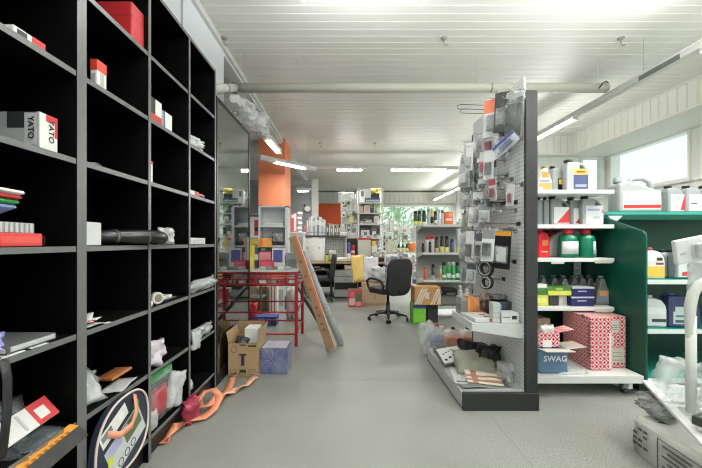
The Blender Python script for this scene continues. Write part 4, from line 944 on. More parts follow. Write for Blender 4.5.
bag('yellow_bag', 'yellow and red crumpled bag at the very top of the tall rack', 'bag', (PX(376, 8.6), 8.62, PZ(194, 8.55)), .24, .15, .12, M((226, 206, 110), .45), seed=117, amp=.5, fill=(RED, .4))
rr('white_pink_box', 'pale pink carton on the upper shelf of the tall rack', 'box', 364, 370, 205, 1, M((220, 206, 198), .5), [('f', .2, .2, .8, .8, M((200, 170, 160), .5))])
rr('brown_box', 'beige carton at the left of the upper shelf of the tall rack', 'box', 359.3, 363.5, 206, 1, M((188, 176, 160), .5))
bag('green_bag', 'green and white packet at the right of the upper shelf of the tall rack', 'packet', (PX(377, 8.55), 8.56, RZ[1]), .2, .24, .1, M((170, 196, 160), .4), seed=119, amp=.4, fill=(M((40, 110, 60), .4), .7))
rr('purple_box', 'small dark purple box between the pink carton and the green packet', 'box', 370.5, 373, 208, 1, M((84, 74, 110), .5))
rr('open_dark_box', 'dark box with pale stripes on the second shelf of the tall rack', 'box', 359.5, 373, 215, 2, M((66, 66, 64), .5), [('f', .05, .1, .5, .3, LGREY), ('f', .3, .45, .9, .55, M((150, 140, 126), .5)), ('f', .7, .1, .95, .9, M((52, 52, 52), .5))])
rr('white_grey_box', 'white box at the right of the second shelf of the tall rack', 'box', 374, 379, 216, 2, PAPER, [('f', .1, .2, .7, .7, LGREY)])
rr('red_dot_box', 'slim white box with a red mark at the right end of the second shelf', 'box', 379.2, 380.2, 215, 2, PAPER, [('f', .1, .5, .9, .9, RED)])
rr('white_square_box', 'white square carton with a dark mark on the third shelf of the tall rack', 'box', 361, 369.5, 230, 3, M((222, 224, 222), .5), [('f', .35, .3, .7, .75, GREY)])
rr('grey_parts_box', 'grey parts box behind the white square carton', 'box', 359.5, 371, 226.5, 3, M((96, 97, 94), .5), Y=8.66, d=.12)
rr('dark_parts_box', 'dark parts box at the right of the third shelf of the tall rack', 'box', 371.5, 380, 227, 3, M((110, 110, 106), .5), [('f', .1, .1, .5, .6, PAPER), ('f', .6, .4, .9, .9, DARK)])
# things on the desk
t = thing('red_frame_display', 'red framed display box with a clear window on the desk before the tall rack', 'display box', (PX(364.5, 8.1), 8.18, DZ))
w_ = PX(371, 8.1) - PX(358, 8.1); h = PZ(238, 8.1) - DZ
each('red_band', M((196, 48, 54), .45), t, ((-w_ / 2, -.08, 0), (w_ / 2, .08, .085)), ((-w_ / 2, -.08, h - .045), (w_ / 2, .08, h)))
MB().box((-w_ / 2 + .004, -.076, .085), (w_ / 2 - .004, .078, h - .045)).build('window_panel', M((196, 196, 186), .3), t)
m = MB()
for i in range(3): m.tube([(-w_ * .3 + i * w_ * .3 + .035 * math.cos(a), -.082, .043 + .025 * math.sin(a)) for a in [k * math.pi / 6 for k in range(12)]], .006, 5, 0, True)
m.build('ring_print', PAPER, t)
dk('yellow_box', 'small yellow box over the white cartons at the right of the red framed display', 'box', 372, 376, 241, 8.2, .08, M((240, 190, 50), .5), z=DZ + .35)
dk('white_box', 'white carton under the small yellow box on the desk', 'box', 371.5, 377, 246, 8.16, .16, PAPER, [('f', .1, .2, .9, .5, LGREY)])
dk('white_box', 'lower wide white carton at the right end of the desk back', 'box', 377.3, 381.5, 252, 8.16, .16, M((206, 208, 206), .5))
dk('black_box', 'black box at the right front end of the desk', 'box', 372.5, 384, 258, 7.5, .25, M((28, 28, 28), .5))
dk('desk_niche_shade', 'dark board painting in the shaded niche left of the red framed display', 'dark board', 339, 357, 238.5, 8.25, .03, M((24, 25, 28), .5), [('f', .02, .2, .36, .8, M((120, 122, 120), .5))])  # dark board: the shade of the niche behind the cans, put into colour
def can(name, label, cat, loc, r, h, body, cap, group=None, band=None, capr=.8, caph=.2, n=16):
    t = thing(name, label, cat, loc, group=group)
    bh = h * (1 - caph)
    MB().lathe([(r * .94, 0), (r, .006), (r, bh - r * .35), (r * .78, bh)], n).build('body', body, t)
    MB().lathe([(r * capr, bh - r * .05), (r * capr, h - .006), (r * capr * .85, h)], n).build('cap', cap, t)
    if band: MB().lathe([(r * 1.005, bh * band[1]), (r * 1.012, bh * band[1] + .001), (r * 1.012, bh * band[2]), (r * 1.005, bh * band[2])], n).build('label_band', band[0], t)
    return t
can('spray_can', 'blue and purple spray can on the desk before the dark niche board', 'spray can', (PX(348.7, 8.0), 8.05, DZ), .05, .42, M((84, 82, 150), .4), M((110, 104, 170), .4), band=(PAPER, .1, .5))
can('spray_can', 'red capped white spray can on the desk before the dark niche board', 'spray can', (PX(353, 8.0), 8.05, DZ), .05, .36, M((206, 200, 202), .4), M((204, 44, 60), .4), band=(M((180, 60, 80), .4), .55, .8), caph=.35)
bag('white_papers', 'crumpled white papers on the desk below the two spray cans', 'papers', (PX(344, 7.5), 7.55, DZ), .5, .1, .1, PAPER, seed=121, amp=.45)
can('yellow_bottle', 'small yellow green bottle at the right of the white desk cabinet', 'bottle', (PX(327, 7.8), 7.8, DZ), .035, .17, M((190, 200, 70), .4), DARK)
bag('grey_desk_bag', 'pale grey bag on the desk right of the small yellow green bottle', 'bag', (PX(332.5, 7.8), 7.85, DZ), .16, .25, .08, M((190, 190, 178), .4), seed=123, amp=.3)
dk('niche_white_box', 'white box in the dark space under the desk top, above the drawer unit', 'box', 344.5, 356.5, 265.5, 7.42, .2, PAPER, [('f', .05, .1, .95, .3, LGREY)], z=.603)
# boxes in front of the desk
fl('cardboard_box', 'cardboard box on the floor before the desk, behind the office chair', 'box', 362, 386, 283, 306, .35, M((186, 160, 132), .7), [('f', .05, .05, .95, .12, M((170, 142, 112), .7)), ('f', .5, .3, .56, .8, M((160, 132, 104), .7))])
Yb = FY(306); zb = PZ(283, Yb)
bag('yellow_bag', 'yellow paper bag standing on the cardboard box against the desk', 'bag', (PX(359.5, Yb + .1), Yb + .12, zb - .0), .24, .52, .06, M((236, 200, 112), .5), (R(-14), R(-6), 0), 125, .3)
bag('white_bag', 'pale mauve white bag right of the yellow paper bag', 'bag', (PX(369.5, Yb + .1), Yb + .12, zb), .30, .50, .08, M((214, 210, 214), .4), (R(-14), R(4), 0), 126, .35)
bag('grey_bag', 'grey white crumpled bag low behind the office chair arm', 'bag', (PX(378.5, Yb), Yb + .05, zb), .26, .30, .12, M((196, 198, 196), .4), (0, 0, 0), 127, .5)
g = fl('red_white_carton', 'red and white carton with green pattern on the floor beside the drawer unit', 'box', 348.5, 362, 290, 307, .2, M((206, 64, 72), .5), [('f', .05, .1, .5, .5, M((232, 190, 190), .5)), ('f', .5, .35, .95, .8, M((84, 110, 70), .5)), ('f', .1, .55, .45, .9, M((222, 110, 116), .5)), ('f', .55, .05, .95, .3, M((226, 150, 150), .5)), ('t', .1, .1, .9, .9, M((60, 90, 60), .5))])
# ---------------------------------------------------------------- office chairs
def office_chair(label, loc, rz):
    t = thing('office_chair', label, 'office chair', loc, rz, 'black office chairs')
    FAB = M((38, 39, 41), .75, var=.15, scale=60); PL = M((22, 22, 23), .4)
    for k in range(5):
        a = 2 * math.pi * k / 5 + .32; c, s = math.cos(a), math.sin(a)
        l = MB().tube([(0, 0, .115), (c * .14, s * .14, .105), (c * .29, s * .29, .075)], [.03, .024, .017], 8, flat=.8).build('base_leg', PL, t)
        w = MB()
        for q in (-.014, .014): w.at((c * .30 - s * q, s * .30 + c * q, .029), (R(90), 0, a + R(90) + .5)); w.lathe([(.027, -.009), (.029, -.006), (.029, .006), (.027, .009)], 14)
        w.at((0, 0, 0)); w.tube([(c * .29, s * .29, .08), (c * .30, s * .30, .03)], .011, 8)
        w.build('caster', M((30, 30, 31), .35), l)
    MB().lathe([(.045, .08), (.045, .14), (.03, .15), (.03, .26), (.022, .27), (.022, .42)], 14).build('column', PL, t)
    MB().box((-.12, -.10, .40), (.12, .14, .43)).build('mechanism', PL, t, bevel=.01)
    # cushions: rounded slabs
    def slab(w, h, d, r, mt, name, mat4):
        pts = []
        for cx, cy, a0 in ((w / 2 - r, h - r, 0), (-w / 2 + r, h - r, 90), (-w / 2 + r, r, 180), (w / 2 - r, r, 270)):
            for q in range(7): a = R(a0 + 15 * q); pts.append((cx + r * math.cos(a), cy + r * math.sin(a)))
        m = MB(); m.m = mat4; m.prism(pts, -d / 2, d / 2, 'y'); return m.build(name, mt, t, bevel=.022, seg=4)
    slab(.48, .46, .085, .10, FAB, 'seat', Matrix.Translation((0, .24, .46)) @ Matrix.Rotation(R(90), 4, 'X'))
    slab(.44, .56, .07, .13, FAB, 'backrest', Matrix.Translation((0, -.235, .40)) @ Matrix.Rotation(R(8), 4, 'X'))
    MB().tube([(0, -.05, .41), (0, -.2, .40), (0, -.27, .44), (0, -.275, .60)], .022, 8, flat=.6).build('back_bar', PL, t)
    for s in (-1, 1):
        x = s * .275
        MB().tube([(s * .2, .06, .43), (x, .06, .44), (x + s * .015, .11, .52), (x + s * .015, .15, .60), (x + s * .01, .08, .645), (x, -.06, .65), (x - s * .02, -.17, .62), (x - s * .04, -.2, .54), (s * .2, -.1, .43)], .019, 8).build('armrest', PL, t)
    return t
office_chair('black office chair in the open floor with its back to the camera', (.665, 5.34, 0), R(30))
office_chair('black office chair tucked under the desk, seen from its side', (-.52, 6.98, 0), R(98))
# ---------------------------------------------------------------- wire display stand before the back window
t = thing('display_stand', 'white wire display stand with hung packets before the green back window', 'display stand', (1.17, 7.0, 0))
hw = .34
m = MB()
for i in range(9): m.tube([(-hw + 2 * hw * i / 8, 0, .25), (-hw + 2 * hw * i / 8, 0, 1.62)], .004, 6)
for i in range(18): m.tube([(-hw, 0, .25 + 1.37 * i / 17), (hw, 0, .25 + 1.37 * i / 17)], .004, 6)
m.build('wire_grid', METAL_W, t)
for sx in (-1, 1): MB().tube([(sx * hw, 0, .0), (sx * hw, 0, 1.66)], .014, 8).build('post', METAL_W, t); MB().tube([(sx * hw, -.22, .02), (sx * hw, .2, .02)], .014, 8).build('foot', METAL_W, t)
for z in (1.01, .62): MB().box((-.12, -.22, z - .012), (hw, -.004, z)).build('wire_shelf', M((198, 200, 196), .4), t)
HP = 6.93
hung(389, 393.5, 220, 232, 6.95, M((214, 170, 160), .45), 'tall white packet with red frame at the top left of the display stand', [('f', .2, .05, .8, .95, PAPER)])
hung(400, 409, 227.5, 233, HP, PAPER, 'white card packet at the top of the display stand', [('f', .3, .2, .7, .6, M((200, 150, 150), .5))])
hung(402, 408, 234.5, 240, HP, LGREY, 'grey round faced packet below the white card on the display stand', [('f', .2, .2, .8, .8, GREY)])
hung(410.5, 416, 228, 241, HP, M((196, 200, 200), .35), 'silver packet at the top right of the display stand', [('f', .2, .2, .6, .8, LGREY)])
hung(388, 392, 233, 241, HP, M((222, 222, 210), .4), 'small white packet under the red framed one on the display stand', [('f', .2, .2, .8, .6, GREY)])
hung(394, 397.5, 231, 240, HP, M((150, 160, 150), .4), 'grey green packet in the middle of the display stand', [('f', .2, .2, .8, .6, PAPER)])
bag('clear_bag', 'clear yellowish bag hanging at the left of the display stand, level with the bottles', 'bag', (PX(391.5, HP), HP, PZ(254, HP)), .20, .26, .10, plastic((240, 238, 214), .3), seed=131, amp=.5)
bag('clear_bag', 'clear white bag hanging low at the left of the display stand', 'bag', (PX(390, HP), HP, PZ(266, HP)), .2, .2, .09, plastic((238, 238, 220), .35), seed=132, amp=.5)
for i, (px, l) in enumerate(((399, 'left one of three small dark bottles with yellow labels'), (403, 'middle one of three small dark bottles with yellow labels'), (407, 'right one of three small dark bottles with yellow labels'))):
    can('dark_bottle', l + ' on the display stand', 'bottle', (PX(px, 6.86), 6.88, 1.01), .032, .15, M((44, 40, 36), .35), M((24, 24, 24), .4), 'dark bottles on the display stand', (M((222, 206, 140), .5), .1, .7), .5, .3)
bag('orange_bag', 'orange packet hanging at the right of the dark bottles', 'packet', (PX(412, HP), HP - .02, PZ(252.5, HP)), .15, .19, .05, M((240, 136, 66), .4), seed=133, amp=.4)
hung(398, 403.5, 253.5, 264, HP, M((200, 204, 214), .4), 'pale blue white packet under the wire shelf of the display stand', [('f', .2, .1, .8, .5, M((150, 160, 190), .5))])
hung(404, 408, 254, 263, HP, M((196, 202, 206), .4), 'grey white packet right of the pale blue one on the display stand', [('f', .2, .1, .8, .5, PAPER)])
hung(411, 417, 262, 271.5, HP, M((176, 72, 78), .45), 'white and red striped packet low at the right of the display stand', [('f', .0, .35, 1, .6, PAPER), ('f', 0, .75, 1, .9, PAPER)])
hung(412.5, 418, 275, 284, HP, M((70, 96, 160), .45), 'blue packet at the lower right of the display stand', [('f', .1, .5, .6, .9, PAPER)])
hung(383.5, 388, 264, 272, HP, M((92, 88, 150), .45), 'purple packet at the lower left of the display stand', [('f', .2, .2, .8, .6, LGREY)])
hung(398, 408, 266, 276, HP, M((206, 206, 198), .45), 'white packet behind the office chair on the display stand', [('f', .1, .2, .9, .5, LGREY)])
# ================================================================ FAR WHITE SHELVES WITH SPRAY CANS
WY = 5.42
t = thing('white_shelf_unit', 'white metal shelf unit with spray cans behind the office chair', 'shelving unit', (1.225, WY, 0), group='white metal shelf units')
SH = [.19, .60, 1.035, 1.475]
MB().box((0, .43, .1), (.92, .45, 1.5)).build('back_panel', M((170, 172, 166), .5), t)
for x in (-.015, .905): MB().box((x, .40, .0), (x + .03, .46, 1.62)).build('upright', perf_mat((196, 198, 192), .03, .25), t)
for k, z in enumerate(SH):
    d0 = -.05 if k == 0 else .0
    MB().box((.0, d0, z - .035), (.905, .43, z)).build('shelf', M((206, 208, 204), .42), t, bevel=.003)
    if k:
        MB().prism([(.03, z - .036), (.42, z - .036), (.42, z - .10)], -.006, .0, 'x').build('bracket', M((200, 202, 198), .45), t)
        if k == 3: MB().box((-.125, .02, z - .02), (-.007, .14, z)).build('hook_tray', M((206, 208, 204), .42), t)
for x in (.02, .86): MB().box((x, 0, 0), (x + .04, .4, SH[0] - .035)).build('foot', M((30, 30, 30), .5), t)
GW = 'spray cans on the far white shelves'
def cn(px, py0, k, r, body, cap, label, band=None, caph=.22, capr=.85, Y=WY + .06, nm='spray_can', cat='spray can'):
    return can(nm, label, cat, (PX(px, Y), Y, SH[k]), r, PZ(py0, Y) - SH[k] , body, cap, GW, band, capr, caph)
GR = M((56, 84, 60), .4); YL = M((226, 222, 120), .4)
cn(415.6, 211, 3, .030, M((60, 72, 60), .4), M((36, 52, 38), .4), 'dark green can hooked at the left end of the top shelf, first from left', (YL, .0, .3))
cn(419.5, 211, 3, .030, M((56, 90, 64), .4), M((30, 60, 36), .4), 'dark green can with yellow foot, second from left on the top shelf', (YL, .0, .3))
cn(424, 210.5, 3, .030, M((44, 46, 48), .4), M((26, 26, 28), .4), 'black can with a clear foot, third from left on the top shelf', (PAPER, .0, .25))
cn(428.5, 209, 3, .026, M((200, 204, 206), .4), M((150, 152, 152), .4), 'white can on the top shelf right of the black can')
cn(432, 208, 3, .026, M((206, 206, 120), .4), M((226, 226, 120), .4), 'can with a bright yellow cap on the top shelf', (DARK, .1, .6))
cn(435.5, 211, 3, .026, M((60, 66, 70), .4), M((30, 34, 36), .4), 'dark grey can right of the yellow capped can on the top shelf', (PAPER, .1, .4))
cn(439, 209.5, 3, .024, M((212, 214, 214), .4), M((180, 182, 182), .4), 'slim white can on the top shelf left of the orange box')
cn(442.3, 210, 3, .022, M((196, 198, 196), .4), M((90, 92, 94), .4), 'slim grey white can next to the orange box on the top shelf')
dk('orange_box', 'orange and white carton on the top shelf of the far white unit', 'box', 445, 453, 212, WY + .05, .1, M((232, 112, 66), .5), [('f', .1, .3, .9, .5, M((244, 214, 196), .5)), ('f', .5, .6, .9, .9, M((240, 170, 130), .5))], z=SH[3])
cn(460, 219, 3, .026, M((206, 208, 208), .4), M((180, 182, 182), .4), 'white can beside the hooks at the right of the top shelf')
cn(423, 243.5, 2, .022, M((46, 46, 48), .4), M((24, 24, 26), .4), 'small black can at the left of the second shelf')
cn(427.5, 236, 2, .030, M((214, 206, 204), .4), M((206, 36, 54), .4), 'white can with a red cap, left of two on the second shelf')
cn(432, 235.5, 2, .030, M((206, 200, 196), .4), M((198, 30, 48), .4), 'white can with a red cap, right of two on the second shelf')
cn(430, 242, 2, .022, M((40, 40, 42), .4), M((22, 22, 24), .4), 'small black can in front of the two red capped cans', Y=WY + .025)
cn(436.8, 236.5, 2, .028, M((70, 56, 48), .4), M((22, 22, 24), .4), 'black can with brown foot right of the red capped cans', (M((196, 170, 130), .4), 0, .35))
cn(442, 236, 2, .030, M((36, 38, 38), .4), M((18, 18, 20), .4), 'black can with yellow foot, left of two on the second shelf', (YL, .0, .45))
cn(446.8, 236, 2, .030, M((38, 38, 40), .4), M((20, 20, 22), .4), 'black can with yellow foot, right of two on the second shelf', (YL, .0, .4))
cn(452, 239, 2, .030, M((84, 88, 120), .4), M((56, 62, 100), .4), 'blue grey can on the second shelf beside the black cans')
cn(458.5, 222, 2, .036, M((196, 200, 202), .4), M((170, 174, 178), .4), 'tall grey white can with a yellow foot on the second shelf', (YL, .0, .2))
cn(425, 267, 1, .024, M((214, 90, 54), .4), M((200, 120, 96), .4), 'small orange can at the left of the third shelf', caph=.15)
cn(433, 264, 1, .024, M((60, 58, 60), .4), M((24, 24, 26), .4), 'small black can with pale foot on the third shelf', (LGREY, .0, .35))
cn(440.5, 266, 1, .020, M((200, 180, 170), .4), M((200, 202, 200), .4), 'slim pale can with orange band on the third shelf', (M((222, 110, 70), .4), .2, .5))
for i, (px, pt, l) in enumerate(((444, 262, 'green can with black cap, first from left of the green row on the third shelf'), (448.5, 262, 'green can with silver band, second of the green row on the third shelf'), (453, 262, 'green can with white label, third of the green row on the third shelf'), (457.5, 262, 'dark green can, fourth of the green row on the third shelf'))):
    cn(px, pt, 1, .031, M(((50, 160, 84), (46, 150, 76), (60, 168, 92), (36, 110, 62))[i], .35), M(((24, 26, 26), (190, 194, 192), (206, 210, 208), (22, 24, 24))[i], .4), l, (M((226, 232, 226), .4), .15, .35 + .1 * (i % 2)), .2)
for i, (px, l) in enumerate(((462, 'short green tin with white label, left of two at the end of the green row'), (468, 'short green tin with white label, right of two at the end of the green row'))):
    can('green_tin', l, 'tin', (PX(px, WY + .05), WY + .05, SH[1]), .040, .15, M((48, 156, 82), .35), M((180, 184, 182), .4), 'short green tins', (M((226, 232, 226), .4), .2, .55), .95, .12)
dk('striped_carton', 'brown carton with white diagonal stripes behind the office chair', 'box', 414.5, 441, 287.5, 5.02, .30, M((190, 142, 86), .65), [('f', .40, .35, .56, .72, M((220, 216, 222), .5)), ('f', .80, 0, .82, 1, M((150, 106, 62), .6))], z=.28)
g = bpy.data.objects['striped_carton']; m = MB(); w_ = (PX(441, 5.02) - PX(414.5, 5.02)); h = PZ(287.5, 5.02) - .28
m.m = face_m('f', w_, .30, h)
for u in (.0, .09, .18, .60, .69, .84, .92):
    m.prism([(u * w_, .01), (u * w_ + .025, .01), (min(w_, u * w_ + .025 + .10), h - .02), (min(w_ - .012, u * w_ + .10), h - .02)], .0002, .0012, 'z')
m.build('stripe_tape', M((226, 214, 196), .5), g)
dk('black_carton', 'small black carton with white text lines on the base of the far white shelves', 'box', 442.5, 457, 289, 5.42, .2, M((24, 24, 25), .5), [('l', .1, .15, .9, .8, M((206, 208, 206), .5)), ('f', .3, .3, .9, .36, LGREY), ('f', .3, .15, .9, .2, LGREY), ('t', .02, .02, .98, .98, M((60, 60, 60), .4))], z=.36)
g = dk('green_blue_carton', 'bright green carton with a blue lid under the striped carton', 'box', 413, 426, 304.3, 5.06, .26, M((120, 200, 60), .5), [('f', 0, .78, 1, 1, M((52, 90, 150), .5)), ('f', .1, .1, .9, .5, M((140, 214, 70), .5))], z=0)
g = dk('support_carton', 'plain dark carton on the floor right of the green one under the striped carton', 'box', 428, 438, 304.3, 5.1, .2, M((60, 60, 58), .6), [('f', .1, .1, .9, .9, M((50, 50, 50), .6))], z=0)
carton('dark_carton', 'dark carton on the base shelf under the small black carton', 'box', (PX(450, 5.4), 5.53, .19), .3, .2, .17, M((96, 96, 92), .6), [('f', .1, .2, .9, .8, M((120, 120, 114), .6))])
for i, (px, py, l, s) in enumerate(((461, 300, 'clear plastic bottle on the base of the far shelves, left', .2), (467.5, 303, 'clear plastic jar right of the clear bottle on the base of the far shelves', .16))):
    can('clear_bottle', l, 'bottle', (PX(px, 5.4), 5.45, .19), .04, PZ(py - 14, 5.4) - .19, M((196, 200, 198), .25), M((222, 222, 218), .4), 'clear bottles on the far base shelf', None, .6, .2)
bag('white_parts', 'white plastic parts in film heaped on the base of the far white shelves', 'parts', (PX(433, 5.4), 5.47, .19), .22, .14, .14, M((206, 208, 206), .35), (0, 0, 0), 141, .5)
# jugs on the floor beyond the pegboard stand
def jug(label, px, py0, py1, w, liquid, Y=None, lv=.55):
    Y = Y or FY(py1); h = PZ(py0, Y)
    t = thing('fluid_jug', label, 'jug', (PX(px, Y), Y, 0), R(8), 'fluid jugs on the floor')
    def pr(q): return [(-w / 2, 0), (w / 2, 0), (w / 2, h * min(q, .68))] + ([(w * .32, h * .82), (w * .14, h * .88), (-w * .10, h * .88), (-w * .4, h * .80), (-w / 2, h * .68)] if q > .7 else [(-w / 2, h * q)])
    MB().prism(pr(1), -.06, .06).build('body', plastic((236, 236, 230), .62), t, bevel=.01)
    a = MB().box((-w / 2 + .006, -.054, .006), (w / 2 - .006, .054, h * lv)).build('liquid', liquid, t)
    MB().lathe([(.022, h * .875), (.022, h * .93), (.018, h * .96)], 12, (.02, 0, 0)).build('cap', M((196, 60, 66), .4) if lv > .6 else DARK, t)
    MB().tube([(.05, 0, h * .86), (.09, 0, h * .84), (w / 2 - .01, 0, h * .68)], .012, 8).build('handle', plastic((236, 236, 230), .5), t)
    return t
jug('clear jug of pale blue fluid with a red cap on the floor', 435, 322, 359, .14, M((150, 160, 206), .25), Y=3.66, lv=.62)
jug('clear jug of orange fluid, left of two beyond the pegboard stand', 451, 326, 356, .15, M((230, 126, 60), .3), Y=3.72, lv=.60)
jug('clear jug of orange fluid, right of two beyond the pegboard stand', 466, 326, 355, .15, M((222, 112, 52), .3), Y=3.74, lv=.60)
bag('clear_bag', 'crumpled clear bag on the floor left of the blue fluid jug', 'bag', (PX(428.5, 3.62), 3.64, 0), .16, .36, .10, plastic((232, 234, 232), .5), (0, R(-4), 0), 143, .45)

# ================================================================ SMALL CLUTTER AT THE BACK
RC = random.Random(77)
TONES = ((222, 222, 214), (196, 198, 196), (150, 152, 150), (92, 94, 92), (206, 190, 170), (120, 116, 110), (232, 232, 228), (170, 176, 184))
def heap(kind, label, grp, cat, px0, px1, zb, Y, n, hmin, hmax, dmax=.12, dy=.04):
    x = PX(px0, Y); x1 = PX(px1, Y); w = (x1 - x) / n
    for i in range(n):
        h = RC.uniform(hmin, hmax); ww = w * RC.uniform(.7, .96); c = M(RC.choice(TONES), .5); c2 = M(RC.choice(TONES), .5); c3 = M(RC.choice(((60, 62, 62), (180, 60, 60), (70, 90, 140), (210, 180, 80), (110, 112, 110))), .5)
        carton(kind, label, cat, (x + w * (i + .5), Y + RC.uniform(0, dy) + dmax / 2, zb), ww, dmax, h, c, [('f', .1, .5, .9, .9, c2), ('f', .15, .15, .6, .4, c3)], group=grp)
heap('small_carton', 'small carton lying among the papers on the desk before the grid panel', 'small cartons on the desk', 'box', 332, 345, DZ, 7.62, 5, .03, .09)
heap('small_carton', 'small carton standing behind the bags at the right of the desk', 'small cartons at the right of the desk', 'box', 371, 385, DZ, 7.9, 5, .08, .2)
heap('parts_carton', 'small parts carton crammed on the lowest visible shelf of the tall rack', 'parts cartons low on the tall rack', 'box', 360, 381, RZ[3] - .26, 8.46, 6, .08, .2)
heap('parts_carton', 'small parts carton lying in front of the boxes on the third rack shelf', 'parts cartons in front on the third rack shelf', 'box', 360, 380, RZ[3], 8.37, 6, .05, .12, .06, .01)
heap('parts_carton', 'small parts carton lying in front of the dark box on the second rack shelf', 'parts cartons in front on the second rack shelf', 'box', 360, 378, RZ[2], 8.37, 6, .04, .10, .06, .01)
for k in range(14):
    px = 386.5 + (k % 7) * 4.3 + RC.uniform(-.8, .8); py = (255 if k < 7 else 268) + RC.uniform(-3, 3); h = RC.uniform(7, 11); Y = 6.905
    x0, x1 = PX(px, Y), PX(px + RC.uniform(2.6, 4), Y)
    carton('hung_packet', 'small pale packet hung in the lower half of the display stand', 'packet', ((x0 + x1) / 2, Y - .012 * (k % 2), PZ(py + h, Y)), x1 - x0, .02, h * Y / F, M(RC.choice(((232, 230, 214), (214, 218, 216), (240, 240, 236), (190, 176, 150), (150, 160, 176))), .35), [('f', .2, .15, .8, .55, M(RC.choice(((120, 122, 120), (206, 150, 90), (150, 60, 60), (200, 204, 204))), .5))], group='packets low on the display stand')
for k in range(12):
    px = 386 + (k % 6) * 5.2 + RC.uniform(-.8, .8); py = (224 if k < 6 else 238) + RC.uniform(-3, 3); h = RC.uniform(6, 10); Y = 6.96
    x0, x1 = PX(px, Y), PX(px + RC.uniform(2.2, 3.6), Y)
    carton('hung_packet', 'small pale packet hung in the upper half of the display stand', 'packet', ((x0 + x1) / 2, Y - .01 * (k % 2), PZ(py + h, Y)), x1 - x0, .018, h * Y / F, M(RC.choice(((236, 234, 222), (214, 218, 216), (240, 240, 236), (200, 190, 176))), .35), [('f', .2, .15, .8, .55, M(RC.choice(((120, 122, 120), (190, 110, 90), (90, 92, 92), (200, 204, 204))), .5))], group='packets high on the display stand')
for k in range(9):
    px = 342 + (k % 3) * 5.2 + RC.uniform(-.5, .5); py = 200 + (k // 3) * 12 + RC.uniform(-1, 1); h = RC.uniform(4, 7); Y = 8.30
    x0, x1 = PX(px, Y), PX(px + RC.uniform(2, 3.4), Y)
    carton('hung_packet', 'tiny packet hung in front of the others on the pale wire grid', 'packet', ((x0 + x1) / 2, Y - .01, PZ(py + h, Y)), x1 - x0, .018, h * Y / F, M(RC.choice(((240, 240, 236), (110, 112, 112), (170, 172, 170))), .4), [('f', .2, .15, .8, .55, M(RC.choice(((70, 72, 72), (200, 204, 204), (190, 180, 90))), .5))], group='tiny packets on the wire grid')
for k, (px, mt, l) in enumerate(((262, (206, 206, 200), 'crumpled pale film packet at the front left of the red table top'), (268, (150, 152, 150), 'crumpled grey film packet before the flat red pack on the red table'), (281, (222, 222, 218), 'crumpled white film packet at the front middle of the red table top'), (288, (176, 178, 176), 'crumpled light grey film packet at the front right of the red table top'))):
    bag('film_packet', l, 'packet', (PX(px, 3.99), 3.985, TZ), .09, .045, .04, M(mt, .35), (R(-40), 0, R(10 * k - 15)), 300 + k, .5)
heap('white_carton', 'white carton on the floor in the row seen under the red table', 'white cartons under the red table', 'box', 262, 292, 0, 6.2, 4, .3, .55, .2)
# ================================================================ PEGBOARD STAND
GX0, GX1, GY0, GY1 = .84, 1.29, 2.46, 3.48
POST = M((44, 46, 46), .42); PERF = perf_mat((226, 229, 229), .03, .12)
t = thing('pegboard_stand', 'tall grey pegboard stand crowded with hung packets in the middle right', 'display stand', ((GX0 + GX1) / 2, GY0, 0))
ox = -(GX0 + GX1) / 2; L = GY1 - GY0
def gb(a, b): return ((a[0] + ox, a[1] - GY0, a[2]), (b[0] + ox, b[1] - GY0, b[2]))
MB().box(*gb((GX1, GY0 + .03, .13), (GX1 + .015, GY1 - .01, 2.39))).build('pegboard', PERF, t)
MB().box(*gb((GX1 + .0, GY0, 0), (GX1 + .085, GY0 + .03, 2.285))).build('post', POST, t, bevel=.003)
MB().box(*gb((GX1 + .0, GY1, 0), (GX1 + .085, GY1 + .03, 2.285))).build('post', POST, t, bevel=.003)
m = MB()
for z in (.2, .5, .8, 1.1, 1.4, 1.7): m.cbox((GX1 + .05 + ox, -.001, z), (.008, .003, .012))
m.build('slot_marks', BLACK, t)
BASE = M((40, 41, 41), .45)
each('base_end', BASE, t, gb((GX0, GY0 - .012, .0), (GX1 + .09, GY0 + .02, .125)), gb((GX0, GY1, .0), (GX1 + .09, GY1 + .03, .125)), bevel=.004)
MB().box(*gb((GX0 - .004, GY0 + .02, .02), (GX0 + .012, GY1, .125))).build('base_front', M((186, 188, 184), .42), t)
for yy in (GY0 + .05, GY1 - .05):
    for xx in (GX0 + .05, GX1 + .04): MB().lathe([(.014, 0), (.02, .004), (.02, .012)], 10, (xx + ox, yy - GY0, -.0)).build('foot', BLACK, t)
MB().box(*gb((GX0 + .01, GY0 + .02, .11), (GX1, GY1, .135))).build('base_shelf', M((180, 182, 178), .42), t)
SZ2 = .606; SXF = .935
MB().box(*gb((SXF, GY0 + .04, SZ2 - .022), (GX1, 2.97, SZ2))).build('middle_shelf', M((190, 192, 188), .42), t)
MB().box(*gb((SXF - .012, GY0 + .04, SZ2 - .052), (SXF + .004, 2.97, SZ2 + .004))).build('price_rail', M((216, 218, 214), .4), t)
MB().prism([(SXF + .0 + ox, SZ2), (GX1 + ox, SZ2), (GX1 + ox, SZ2 - .10), (GX1 - .05 + ox, SZ2 - .10), (SXF + ox, SZ2 - .05)], .036, .042, 'y').build('shelf_end', M((200, 202, 198), .42), t)
m = MB()
for i in range(12): m.box((GX0 + ox + .1 + .0, .05, .0), (GX0 + ox + .1, .05, .0))
HK = M((186, 188, 188), .25, .9); HKD = M((52, 53, 53), .4, .6)
HOOKS = []
def peg(y, z, ln, mt=HK):
    a = (GX1 + ox, y - GY0, z)
    MB().tube([(a[0], a[1], z), (a[0] - ln, a[1], z), (a[0] - ln - .02, a[1], z + .018)], .0032, 6).cbox((a[0] - .004, a[1], z), (.006, .05, .03)).build('peg_hook', mt, t)
